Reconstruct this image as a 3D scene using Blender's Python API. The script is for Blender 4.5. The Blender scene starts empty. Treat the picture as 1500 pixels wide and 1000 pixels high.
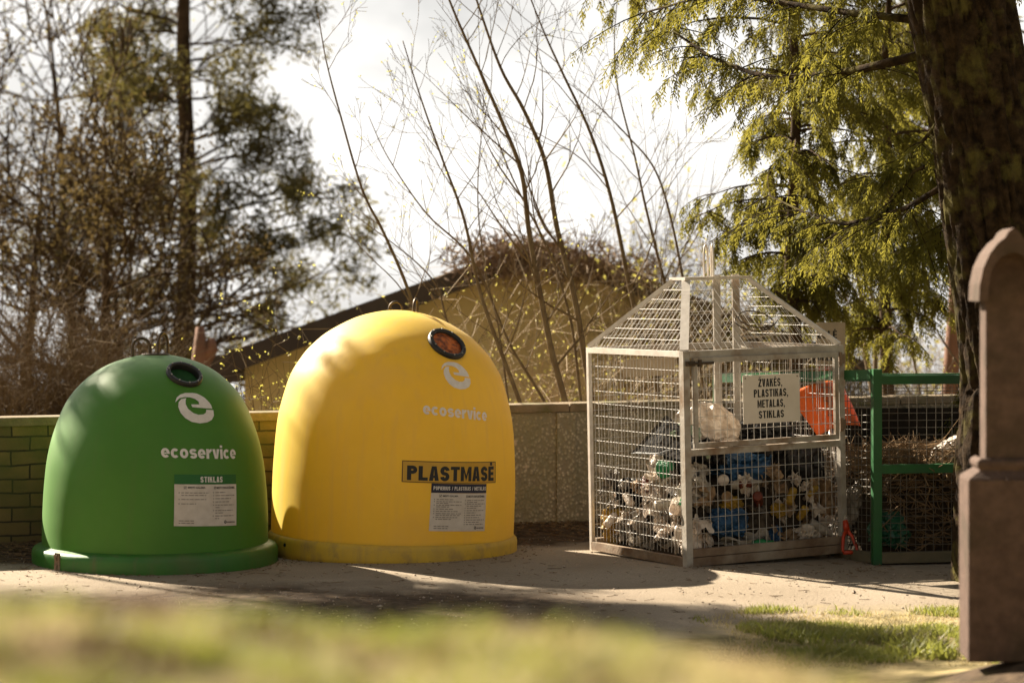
import bpy, bmesh, math, random
import numpy as np
from mathutils import Vector, Matrix, noise as mnoise
R = math.radians
scene = bpy.context.scene
COL = scene.collection
random.seed(7)
rng = np.random.default_rng(11)

# ------------------------------------------------------------------ camera, sky, sun, exposure
cam_d = bpy.data.cameras.new('camera')
cam = bpy.data.objects.new('camera', cam_d); COL.objects.link(cam)
cam.location = (0, 0, 2.0); cam.rotation_euler = (R(90), 0, 0)
cam_d.lens = 85; cam_d.sensor_width = 36; cam_d.shift_y = -0.06
cam_d.clip_start = 0.1; cam_d.clip_end = 3000
cam_d.dof.use_dof = True; cam_d.dof.focus_distance = 17.0; cam_d.dof.aperture_fstop = 1.9
scene.camera = cam

SUN = Vector((-0.593, 0.593, 0.545)).normalized()
SUN_EL = math.asin(SUN.z)
sun_d = bpy.data.lights.new('sun', 'SUN'); sun_d.energy = 5.0; sun_d.angle = R(0.55); sun_d.color = (1.0, 0.88, 0.70)
sun = bpy.data.objects.new('sun', sun_d); COL.objects.link(sun)
sun.rotation_euler = SUN.to_track_quat('Z', 'Y').to_euler(); sun.location = SUN * 60

world = bpy.data.worlds.new('World'); scene.world = world; world.use_nodes = True
wn = world.node_tree.nodes; wl = world.node_tree.links; wn.clear()
w_out = wn.new('ShaderNodeOutputWorld'); w_bg = wn.new('ShaderNodeBackground')
w_sky = wn.new('ShaderNodeTexSky'); w_sky.sky_type = 'NISHITA'; w_sky.sun_disc = False
w_sky.sun_elevation = SUN_EL; w_sky.sun_rotation = R(-45)
w_bg.inputs['Strength'].default_value = 0.06
w_tc = wn.new('ShaderNodeTexCoord')
w_n = wn.new('ShaderNodeTexNoise'); w_n.inputs['Scale'].default_value = 5.0; w_n.inputs['Detail'].default_value = 7; w_n.inputs['Roughness'].default_value = 0.58
w_map = wn.new('ShaderNodeMapping'); w_map.inputs['Scale'].default_value = (1, 1, 2.2)
wl.new(w_tc.outputs['Generated'], w_map.inputs['Vector']); wl.new(w_map.outputs['Vector'], w_n.inputs['Vector'])
# bright thin cloud on the sun's side of the sky, thinner away from it
w_dot = wn.new('ShaderNodeVectorMath'); w_dot.operation = 'DOT_PRODUCT'
w_dot.inputs[1].default_value = Vector((-0.35, 0.93, 0.05)).normalized()
wl.new(w_tc.outputs['Generated'], w_dot.inputs[0])
w_side = wn.new('ShaderNodeMapRange'); w_side.interpolation_type = 'SMOOTHSTEP'
for k, v in (('From Min', 0.25), ('From Max', 0.9), ('To Min', 0.0), ('To Max', 0.92)): w_side.inputs[k].default_value = v
wl.new(w_dot.outputs['Value'], w_side.inputs['Value'])
w_cl = wn.new('ShaderNodeMapRange')
for k, v in (('From Min', 0.38), ('From Max', 0.62), ('To Min', 0.0), ('To Max', 1.0)): w_cl.inputs[k].default_value = v
wl.new(w_n.outputs['Fac'], w_cl.inputs['Value'])
w_mul = wn.new('ShaderNodeMath'); w_mul.operation = 'MULTIPLY_ADD'  # a little broken cloud everywhere
wl.new(w_cl.outputs['Result'], w_mul.inputs[0]); w_mul.inputs[1].default_value = 0.10
wl.new(w_side.outputs['Result'], w_mul.inputs[2])
w_cc = wn.new('ShaderNodeMixRGB')
w_cc.inputs['Color1'].default_value = (3.6, 3.55, 3.45, 1); w_cc.inputs['Color2'].default_value = (5.6, 5.45, 5.2, 1)
wl.new(w_cl.outputs['Result'], w_cc.inputs['Fac'])
w_mix = wn.new('ShaderNodeMixRGB'); w_mix.use_clamp = False
w_clamp = wn.new('ShaderNodeClamp'); wl.new(w_mul.outputs['Value'], w_clamp.inputs['Value'])
wl.new(w_clamp.outputs['Result'], w_mix.inputs['Fac'])
w_veil = wn.new('ShaderNodeMixRGB'); w_veil.inputs['Fac'].default_value = 0.8; w_veil.inputs['Color2'].default_value = (1.15, 1.0, 0.70, 1)
wl.new(w_sky.outputs['Color'], w_veil.inputs['Color1']); wl.new(w_veil.outputs['Color'], w_mix.inputs['Color1']); wl.new(w_cc.outputs['Color'], w_mix.inputs['Color2'])
wl.new(w_mix.outputs['Color'], w_bg.inputs['Color']); wl.new(w_bg.outputs['Background'], w_out.inputs['Surface'])

scene.view_settings.view_transform = 'Standard'; scene.view_settings.look = 'None'
scene.view_settings.exposure = 1.92; scene.view_settings.gamma = 1.0
scene.render.engine = 'CYCLES'
scene.cycles.use_denoising = True
scene.cycles.max_bounces = 8; scene.cycles.transparent_max_bounces = 8
scene.cycles.sample_clamp_indirect = 6

# ------------------------------------------------------------------ helpers
F = 3542.0
def at(px, py, Y):
    """A world point at depth Y seen at photo pixel (px, py): used to read positions off the photo at their real distance."""
    return Vector(((px - 750) / F * Y, Y, 2.0 - (py - 410) / F * Y))

class MB:
    def __init__(s): s.v = []; s.f = []; s.n = 0; s.fs = []
    def add(s, v, f):
        v = np.asarray(v, dtype=np.float64).reshape(-1, 3)
        s.v.append(v); s.f.append((np.asarray(f, dtype=np.int64) + s.n)); s.n += len(v)
    def box(s, c, d, rot=None):
        x, y, z = [q / 2 for q in d]
        v = [Vector((a * x, b * y, e * z)) for a in (-1, 1) for b in (-1, 1) for e in (-1, 1)]
        if rot is not None: v = [rot @ q for q in v]
        c = Vector(c)
        s.add([tuple(q + c) for q in v], [(0, 1, 3, 2), (4, 6, 7, 5), (0, 4, 5, 1), (2, 3, 7, 6), (0, 2, 6, 4), (1, 5, 7, 3)])
    def bar(s, p0, p1, w, h=None, up=(0, 0, 1)):
        h = w if h is None else h
        p0 = Vector(p0); p1 = Vector(p1); d = p1 - p0; L = d.length; d.normalize()
        u = Vector(up)
        if abs(d.dot(u)) > 0.98: u = Vector((0, 1, 0))
        a = d.cross(u).normalized(); b = a.cross(d).normalized()
        m = Matrix((a, d, b)).transposed()
        s.box((p0 + p1) / 2, (w, L, h), m)
    def tube(s, pts, radii, n=8, cap=True, closed=False):
        pts = [Vector(p) for p in pts]; k = len(pts)
        if not hasattr(radii, '__len__'): radii = [radii] * k
        V = []; ref = None
        for i, p in enumerate(pts):
            if closed: t = pts[(i + 1) % k] - pts[i - 1]
            else: t = pts[min(i + 1, k - 1)] - pts[max(i - 1, 0)]
            t.normalize()
            if ref is None:
                ref = Vector((0, 0, 1)) if abs(t.z) < 0.9 else Vector((1, 0, 0))
            a = (ref - t * ref.dot(t))
            if a.length < 1e-6: a = t.orthogonal()
            a.normalize(); ref = a; b = t.cross(a)
            for j in range(n):
                q = 2 * math.pi * j / n
                V.append(p + (a * math.cos(q) + b * math.sin(q)) * radii[i])
        Fq = []
        for i in range(k if closed else k - 1):
            i2 = (i + 1) % k
            for j in range(n):
                j2 = (j + 1) % n
                Fq.append((i * n + j, i * n + j2, i2 * n + j2, i2 * n + j))
        base = s.n
        s.add([tuple(v) for v in V], Fq)
        if cap and not closed:
            s.fs.append([base + j for j in range(n)][::-1]); s.fs.append([base + (k - 1) * n + j for j in range(n)])
    def lathe(s, prof, n=32, cap=True):
        V = []; k = len(prof)
        for r, z in prof:
            for j in range(n):
                q = 2 * math.pi * j / n; V.append((r * math.cos(q), r * math.sin(q), z))
        base = s.n
        s.add(V, [(i * n + j, i * n + (j + 1) % n, (i + 1) * n + (j + 1) % n, (i + 1) * n + j) for i in range(k - 1) for j in range(n)])
        if cap:
            s.fs.append([base + j for j in range(n)][::-1]); s.fs.append([base + (k - 1) * n + j for j in range(n)])
    def prism(s, poly, y0, y1):
        """outline in x,z given thickness from y0 to y1"""
        n = len(poly); base = s.n
        s.add([(x, y0, z) for x, z in poly] + [(x, y1, z) for x, z in poly], [(i, (i + 1) % n, n + (i + 1) % n, n + i) for i in range(n)])
        s.fs.append([base + i for i in range(n)][::-1]); s.fs.append([base + n + i for i in range(n)])
    def sticks(s, P0, P1, R0, R1, n=3):
        P0 = np.asarray(P0, float); P1 = np.asarray(P1, float)
        if len(P0) == 0: return
        R0 = np.broadcast_to(np.asarray(R0, float), (len(P0),)); R1 = np.broadcast_to(np.asarray(R1, float), (len(P0),))
        d = P1 - P0; d /= np.linalg.norm(d, axis=1, keepdims=True) + 1e-9
        ref = np.where(np.abs(d[:, 2:3]) > 0.9, np.array([[1., 0, 0]]), np.array([[0, 0, 1.]]))
        a = np.cross(d, ref); a /= np.linalg.norm(a, axis=1, keepdims=True); b = np.cross(d, a)
        V = np.zeros((len(P0), 2 * n, 3))
        for j in range(n):
            q = 2 * math.pi * j / n
            o = a * math.cos(q) + b * math.sin(q)
            V[:, j] = P0 + o * R0[:, None]; V[:, n + j] = P1 + o * R1[:, None]
        fb = np.array([(j, (j + 1) % n, n + (j + 1) % n, n + j) for j in range(n)])
        Fq = (np.arange(len(P0)) * 2 * n)[:, None, None] + fb[None]
        s.add(V.reshape(-1, 3), Fq.reshape(-1, 4))
    def quads(s, C, U, W):
        """leaf-shaped quads: centre, half-length vector, half-width vector"""
        C = np.asarray(C); U = np.asarray(U); W = np.asarray(W)
        V = np.stack([C - U, C + W * 1.0 - U * 0.1, C + U, C - W * 1.0 - U * 0.1], axis=1)
        Fq = (np.arange(len(C)) * 4)[:, None] + np.arange(4)[None]
        s.add(V.reshape(-1, 3), Fq)
    def build(s, name, m, parent=None, smooth=False):
        me = bpy.data.meshes.new(name)
        V = np.concatenate(s.v) if s.v else np.zeros((0, 3))
        loops = []; tot = []
        for f in s.f:
            loops.append(f.reshape(-1)); tot.append(np.full(len(f), f.shape[1]))
        for f in s.fs:
            loops.append(np.array(f)); tot.append(np.array([len(f)]))
        loops = np.concatenate(loops).astype(np.int32); tot = np.concatenate(tot).astype(np.int32)
        start = np.concatenate([[0], np.cumsum(tot)[:-1]]).astype(np.int32)
        me.vertices.add(len(V)); me.vertices.foreach_set('co', V.astype(np.float32).ravel())
        me.loops.add(len(loops)); me.loops.foreach_set('vertex_index', loops)
        me.polygons.add(len(tot)); me.polygons.foreach_set('loop_start', start); me.polygons.foreach_set('loop_total', tot)
        me.polygons.foreach_set('use_smooth', np.full(len(tot), bool(smooth)))
        me.update(calc_edges=True); me.validate()
        return link(name, me, m, parent)

def link(name, me, m=None, parent=None):
    o = bpy.data.objects.new(name, me); COL.objects.link(o)
    if m is not None:
        me.materials.clear(); me.materials.append(m)
    if parent is not None: o.parent = parent
    return o
def tag(o, label=None, cat=None, group=None, kind=None):
    if label: o['label'] = label
    if cat: o['category'] = cat
    if group: o['group'] = group
    if kind: o['kind'] = kind
    return o
def empty(name, loc=(0, 0, 0), rot=(0, 0, 0)):
    o = bpy.data.objects.new(name, None); COL.objects.link(o); o.location = loc; o.rotation_euler = rot
    o.empty_display_size = 0.1
    return o
def copy_tree(o, parent=None):
    c = o.copy(); COL.objects.link(c); c.parent = parent
    for ch in list(o.children): copy_tree(ch, c)
    return c

def mat(name, c1, c2=None, scale=6.0, rough=0.7, bump=0.0, bscale=None, detail=6, trans=0.0, tcol=None, metal=0.0, spec=0.5, lo=0.35, hi=0.65, c3=None, s3=None, coat=0.0):
    m = bpy.data.materials.new(name); m.use_nodes = True
    nt = m.node_tree; N = nt.nodes; L = nt.links
    p = N['Principled BSDF']; p.inputs['Roughness'].default_value = rough; p.inputs['Metallic'].default_value = metal
    p.inputs['Specular IOR Level'].default_value = spec; p.inputs['Coat Weight'].default_value = coat
    tc = N.new('ShaderNodeTexCoord')
    col = None
    def noise(sc, d=detail):
        n = N.new('ShaderNodeTexNoise'); n.inputs['Scale'].default_value = sc; n.inputs['Detail'].default_value = d
        n.inputs['Roughness'].default_value = 0.6
        L.new(tc.outputs['Object'], n.inputs['Vector']); return n
    p.inputs['Base Color'].default_value = (*c1, 1)
    if c2 is not None:
        n = noise(scale); r = N.new('ShaderNodeValToRGB')
        r.color_ramp.elements[0].position = lo; r.color_ramp.elements[1].position = hi
        r.color_ramp.elements[0].color = (*c1, 1); r.color_ramp.elements[1].color = (*c2, 1)
        L.new(n.outputs['Fac'], r.inputs['Fac']); col = r.outputs['Color']
        if c3 is not None:
            n3 = noise(s3 or scale * 0.3, 4); r3 = N.new('ShaderNodeMapRange')
            r3.inputs['From Min'].default_value = 0.5; r3.inputs['From Max'].default_value = 0.66
            L.new(n3.outputs['Fac'], r3.inputs['Value'])
            mx = N.new('ShaderNodeMixRGB'); L.new(r3.outputs['Result'], mx.inputs['Fac']); L.new(col, mx.inputs['Color1']); mx.inputs['Color2'].default_value = (*c3, 1)
            col = mx.outputs['Color']
        L.new(col, p.inputs['Base Color'])
    if bump:
        nb = noise(bscale or scale * 3, 8); b = N.new('ShaderNodeBump'); b.inputs['Strength'].default_value = bump; b.inputs['Distance'].default_value = 0.02
        L.new(nb.outputs['Fac'], b.inputs['Height']); L.new(b.outputs['Normal'], p.inputs['Normal'])
    if trans:
        t = N.new('ShaderNodeBsdfTranslucent'); mxs = N.new('ShaderNodeMixShader'); mxs.inputs['Fac'].default_value = trans
        if tcol is not None: t.inputs['Color'].default_value = (*tcol, 1)
        elif col is not None: L.new(col, t.inputs['Color'])
        else: t.inputs['Color'].default_value = (*c1, 1)
        L.new(p.outputs['BSDF'], mxs.inputs[1]); L.new(t.outputs['BSDF'], mxs.inputs[2])
        L.new(mxs.outputs['Shader'], N['Material Output'].inputs['Surface'])
    return m

M = {}
M['green_bin'] = mat('green_fibreglass', (0.066, 0.215, 0.014), (0.078, 0.24, 0.02), 3, 0.50, 0.03, 8, trans=0.14, tcol=(0.10, 0.34, 0.005), spec=0.3)
M['yellow_bin'] = mat('yellow_fibreglass', (0.80, 0.56, 0.045), (0.86, 0.61, 0.06), 2.5, 0.50, 0.03, 8, trans=0.25, tcol=(0.95, 0.64, 0.02), spec=0.35)
M['green_base'] = mat('green_base_paint', (0.03, 0.14, 0.014), (0.04, 0.165, 0.018), 5, 0.45, 0.05, 20)
M['yellow_base'] = mat('yellow_base_paint', (0.68, 0.44, 0.035), (0.60, 0.37, 0.035), 4, 0.5, 0.05, 20, c3=(0.42, 0.27, 0.06), s3=5)
M['rubber'] = mat('black_rubber', (0.012, 0.011, 0.010), (0.02, 0.018, 0.016), 20, 0.45)
M['orange_flap'] = mat('orange_flap', (0.16, 0.030, 0.006), (0.62, 0.15, 0.02), 26, 0.5, 0.5, 30, detail=3, lo=0.38, hi=0.6)
M['green_flap'] = mat('dark_green_flap', (0.006, 0.05, 0.008), (0.012, 0.09, 0.012), 14, 0.6)
M['hook'] = mat('dark_steel', (0.06, 0.045, 0.03), (0.12, 0.08, 0.05), 30, 0.5, metal=0.6)
M['bolt'] = mat('zinc_bolt', (0.45, 0.42, 0.38), None, metal=0.8, rough=0.4)
for k_ in ('green_bin', 'yellow_bin'):
    p_ = M[k_].node_tree.nodes['Principled BSDF']; p_.inputs['Roughness'].default_value = 0.58; p_.inputs['Sheen Weight'].default_value = 0.06; p_.inputs['Coat Weight'].default_value = 0.4; p_.inputs['Coat Roughness'].default_value = 0.5; p_.inputs['Sheen Roughness'].default_value = 0.45; p_.inputs['Sheen Tint'].default_value = (1, .95, .85, 1)
def grime(m, col, amount):
    nt = m.node_tree; N = nt.nodes; L = nt.links; p = N['Principled BSDF']; src = p.inputs['Base Color'].links[0].from_socket
    tc = N.new('ShaderNodeTexCoord'); fac = None
    for scl, sc, lo, hi in (((9, 9, .5), 2.0, .50, .78), ((1, 1, 1), 60.0, .66, .74), ((1, 1, 1), 3.2, .52, .80)):
        mp = N.new('ShaderNodeMapping'); mp.inputs['Scale'].default_value = scl; L.new(tc.outputs['Object'], mp.inputs['Vector'])
        n = N.new('ShaderNodeTexNoise'); n.inputs['Scale'].default_value = sc; n.inputs['Detail'].default_value = 6; L.new(mp.outputs['Vector'], n.inputs['Vector'])
        r = N.new('ShaderNodeMapRange'); r.inputs['From Min'].default_value = lo; r.inputs['From Max'].default_value = hi; r.inputs['To Max'].default_value = amount; L.new(n.outputs['Fac'], r.inputs['Value'])
        if fac is None: fac = r.outputs['Result']
        else:
            a = N.new('ShaderNodeMath'); a.operation = 'MAXIMUM'; L.new(fac, a.inputs[0]); L.new(r.outputs['Result'], a.inputs[1]); fac = a.outputs['Value']
    mx = N.new('ShaderNodeMixRGB'); mx.inputs['Color2'].default_value = (*col, 1); L.new(fac, mx.inputs['Fac']); L.new(src, mx.inputs['Color1']); L.new(mx.outputs['Color'], p.inputs['Base Color'])
    rr_ = N.new('ShaderNodeMapRange'); rr_.inputs['To Min'].default_value = p.inputs['Roughness'].default_value; rr_.inputs['To Max'].default_value = .95; L.new(fac, rr_.inputs['Value']); L.new(rr_.outputs['Result'], p.inputs['Roughness'])
grime(M['green_bin'], (0.12, 0.17, 0.05), 0.25); grime(M['yellow_bin'], (0.62, 0.44, 0.16), 0.42)
grime(M['green_base'], (0.16, 0.12, 0.07), 0.5); grime(M['yellow_base'], (0.36, 0.24, 0.10), 0.5)
M['decal_white'] = mat('white_vinyl', (0.84, 0.78, 0.72), (0.74, 0.68, 0.62), 30, 0.5)
M['sticker'] = mat('sticker_paper', (0.72, 0.64, 0.56), (0.62, 0.54, 0.46), 14, 0.55)
M['sticker_green'] = mat('sticker_green', (0.012, 0.13, 0.016), None, rough=0.5)
M['sticker_navy'] = mat('sticker_navy', (0.012, 0.014, 0.04), None, rough=0.5)
M['plate_yellow'] = mat('clear_label_yellow', (0.60, 0.33, 0.02), None, rough=0.3)
M['ink'] = mat('black_ink', (0.010, 0.009, 0.008), None, rough=0.5)
M['ink_grey'] = mat('grey_print', (0.24, 0.20, 0.17), None, rough=0.6)
M['galv'] = mat('galvanised_steel', (0.48, 0.44, 0.385), (0.33, 0.29, 0.24), 9, 0.55, 0.1, 40, metal=0.15, c3=(0.22, 0.14, 0.08), s3=3)
M['galv_light'] = mat('bright_galvanised_steel', (0.70, 0.64, 0.57), (0.55, 0.49, 0.43), 9, 0.5, 0.1, 40, metal=0.1)
M['wire'] = mat('mesh_wire', (0.56, 0.53, 0.49), (0.38, 0.35, 0.31), 12, 0.5, metal=0.1)
M['rust'] = mat('rusty_rail', (0.24, 0.17, 0.11), (0.16, 0.10, 0.06), 8, 0.8, 0.3, 40, c3=(0.33, 0.27, 0.2))
M['sign'] = mat('sign_board', (0.74, 0.67, 0.58), (0.66, 0.59, 0.50), 5, 0.55)
M['sign_tan'] = mat('sign_back', (0.42, 0.33, 0.22), (0.36, 0.28, 0.18), 5, 0.6)
M['green_frame'] = mat('green_gloss_paint', (0.010, 0.105, 0.024), (0.012, 0.08, 0.022), 7, 0.5, 0.05, 30, c3=(0.022, 0.07, 0.03))
M['dark_wire'] = mat('dark_wire', (0.08, 0.07, 0.055), (0.16, 0.14, 0.11), 10, 0.5, metal=0.3)
M['green_dark'] = mat('weathered_green_wood', (0.10, 0.09, 0.05), (0.15, 0.12, 0.07), 8, 0.8, 0.3)
M['orange'] = mat('orange_plastic', (0.72, 0.165, 0.02), (0.60, 0.12, 0.016), 7, 0.45, trans=0.3, tcol=(0.85, 0.21, 0.02))
M['red_plastic'] = mat('red_plastic', (0.55, 0.05, 0.012), (0.40, 0.035, 0.01), 9, 0.4)
M['alu'] = mat('aluminium_shaft', (0.55, 0.5, 0.44), None, rough=0.4, metal=0.4)
M['stone'] = mat('red_granite', (0.075, 0.046, 0.034), (0.115, 0.072, 0.054), 14, 0.85, 0.4, 50, c3=(0.06, 0.04, 0.026), s3=3, spec=0.25)
M['house_wall'] = mat('ochre_render', (0.62, 0.48, 0.23), (0.53, 0.41, 0.19), 1.4, 0.9, 0.1, 20)
M['fascia'] = mat('dark_brown_board', (0.035, 0.022, 0.016), (0.05, 0.034, 0.024), 3, 0.7)
M['roof'] = mat('roof_felt', (0.05, 0.04, 0.032), (0.08, 0.065, 0.05), 3, 0.9, 0.3)
M['bark'] = mat('dark_bark', (0.010, 0.0065, 0.004), (0.042, 0.027, 0.015), 14, 1.0, 0.9, 18, c3=(0.075, 0.064, 0.020), s3=5, spec=0.08)
M['bark_far'] = mat('far_bark', (0.036, 0.023, 0.014), (0.085, 0.056, 0.034), 5, 0.95, spec=0.1)
M['bark_red'] = mat('red_pine_bark', (0.22, 0.10, 0.055), (0.14, 0.07, 0.042), 4, 0.9, 0.3)
M['twig'] = mat('sapling_bark', (0.105, 0.070, 0.040), (0.17, 0.125, 0.072), 8, 0.8, spec=0.1)
M['cane'] = mat('pale_dry_cane', (0.40, 0.30, 0.18), (0.28, 0.20, 0.115), 5, 0.8)
M['bud'] = mat('yellow_bud', (0.42, 0.38, 0.10), (0.32, 0.30, 0.08), 5, 0.6, trans=0.45, tcol=(0.65, 0.6, 0.12))
M['thuja'] = mat('thuja_green', (0.034, 0.042, 0.010), (0.095, 0.098, 0.020), 2.2, 0.55, spec=0.1, trans=0.45, tcol=(0.27, 0.24, 0.04), c3=(0.085, 0.065, 0.022), s3=1.3)
M['pine'] = mat('pine_needles', (0.036, 0.038, 0.016), (0.10, 0.085, 0.036), 1.2, 0.7, spec=0.1, trans=0.3, tcol=(0.20, 0.17, 0.05), c3=(0.085, 0.062, 0.03), s3=0.5)
M['brown_leaf'] = mat('budding_brown_leaves', (0.045, 0.030, 0.015), (0.085, 0.060, 0.026), 1.0, 0.8, spec=0.1, trans=0.22, tcol=(0.17, 0.12, 0.045), c3=(0.06, 0.056, 0.02), s3=0.5)
M['olive_leaf'] = mat('pale_spring_leaves', (0.22, 0.20, 0.06), (0.30, 0.25, 0.08), 1.0, 0.7, trans=0.45, tcol=(0.5, 0.45, 0.11))
M['dry_bush'] = mat('dry_bush_twigs', (0.22, 0.155, 0.09), (0.09, 0.06, 0.034), 3, 0.9, spec=0.1, trans=0.15)
M['vine'] = mat('dead_vine', (0.17, 0.105, 0.07), (0.28, 0.19, 0.115), 4, 0.9)
M['litter'] = mat('leaf_litter', (0.11, 0.065, 0.035), (0.20, 0.13, 0.07), 7, 0.9, spec=0.1)
M['pebble'] = mat('pebbles', (0.30, 0.23, 0.17), (0.42, 0.34, 0.27), 9, 0.9)
M['brush'] = mat('dry_brushwood', (0.27, 0.18, 0.10), (0.10, 0.065, 0.035), 9, 0.9, spec=0.1)
M['grass'] = mat('spring_grass', (0.16, 0.19, 0.032), (0.26, 0.25, 0.065), 3, 0.6, trans=0.4, tcol=(0.34, 0.35, 0.07), c3=(0.30, 0.24, 0.12), s3=2)
M['bank_grass'] = mat('bank_grass_green', (0.09, 0.115, 0.025), (0.19, 0.19, 0.05), 3, 0.6, trans=0.42, tcol=(0.32, 0.34, 0.06), c3=(0.16, 0.11, 0.05), s3=2)
M['straw'] = mat('pale_dry_grass', (0.52, 0.41, 0.21), (0.45, 0.38, 0.17), 3, 0.7, trans=0.35, tcol=(0.50, 0.40, 0.20))

# plastics for the rubbish
def plastic(name, c, rough=0.35, trans=0.25, c2=None):
    return mat(name, c, c2 or tuple(q * 0.55 for q in c), 13, rough, 0.6, 30, trans=trans, tcol=c, lo=.42, hi=.62)
M['p_white'] = plastic('dirty_white_plastic', (0.80, 0.70, 0.60), c2=(0.36, 0.27, 0.19))
M['p_clear'] = plastic('cloudy_plastic', (0.46, 0.40, 0.33), 0.25)
M['p_grey'] = plastic('grubby_grey_plastic', (0.20, 0.16, 0.12), 0.4)
M['p_black'] = mat('black_bin_bag', (0.007, 0.006, 0.006), (0.013, 0.012, 0.011), 8, 0.42, 0.4, 18, spec=0.25)
M['p_blue'] = plastic('blue_plastic', (0.022, 0.085, 0.19), 0.4, 0.15)
M['p_green'] = plastic('green_plastic', (0.02, 0.26, 0.08), 0.35, 0.25)
M['p_mint'] = plastic('pale_green_plastic', (0.42, 0.52, 0.38), 0.4, 0.3)
M['p_yellow'] = plastic('yellow_plastic', (0.55, 0.34, 0.05), 0.4, 0.3)
M['p_tan'] = plastic('brown_paper', (0.34, 0.22, 0.12), 0.8, 0.1)
M['p_red'] = plastic('red_candle_plastic', (0.20, 0.045, 0.02), 0.3, 0.35)

# ------------------------------------------------------------------ ground: one sheet; a bank by the camera, a yard, and a hill falling away behind the wall
WX0, WY0, WSL = 0.61, 19.6, 0.386      # line of the wall
def wall_y(x): return WY0 + WSL * (x - WX0)
def ss(a, b, t):
    t = np.clip((t - a) / (b - a), 0, 1); return t * t * (3 - 2 * t)
def ground_z(x, y):
    x = np.asarray(x, float); y = np.asarray(y, float)
    crest = np.interp(x, [-3, -.51, -.41, -.30, -.17, -.03, .07, .17, .30, .44, 1.2, 4], [1.615, 1.610, 1.600, 1.588, 1.576, 1.588, 1.582, 1.566, 1.540, 1.515, 1.40, .9])
    bank = crest * (1 - ss(2.45, 9.4, y)) + 0.31 * np.exp(-((x - 2.5) / 0.75) ** 2 - ((y - 10.8) / 0.95) ** 2)
    far = -0.055 * np.clip(y - wall_y(np.clip(x, -40, 40)) - 1.0, 0, None) - 0.9 * ss(0.5, 7.0, y - wall_y(np.clip(x, -40, 40)))
    side = -0.03 * np.clip(np.abs(x) - 40, 0, None) 
    und = 0.015 * np.sin(x * 1.9 + y * 0.7) * np.sin(y * 1.3 - x * 0.4) * ss(8, 12, y)
    rise = 0.05 * np.exp(-((y - wall_y(x) + 0.1) / 0.55) ** 2)
    return bank + far + side + und + rise * (np.abs(x) < 30)
def gz(x, y): return float(ground_z(x, y))

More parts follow.
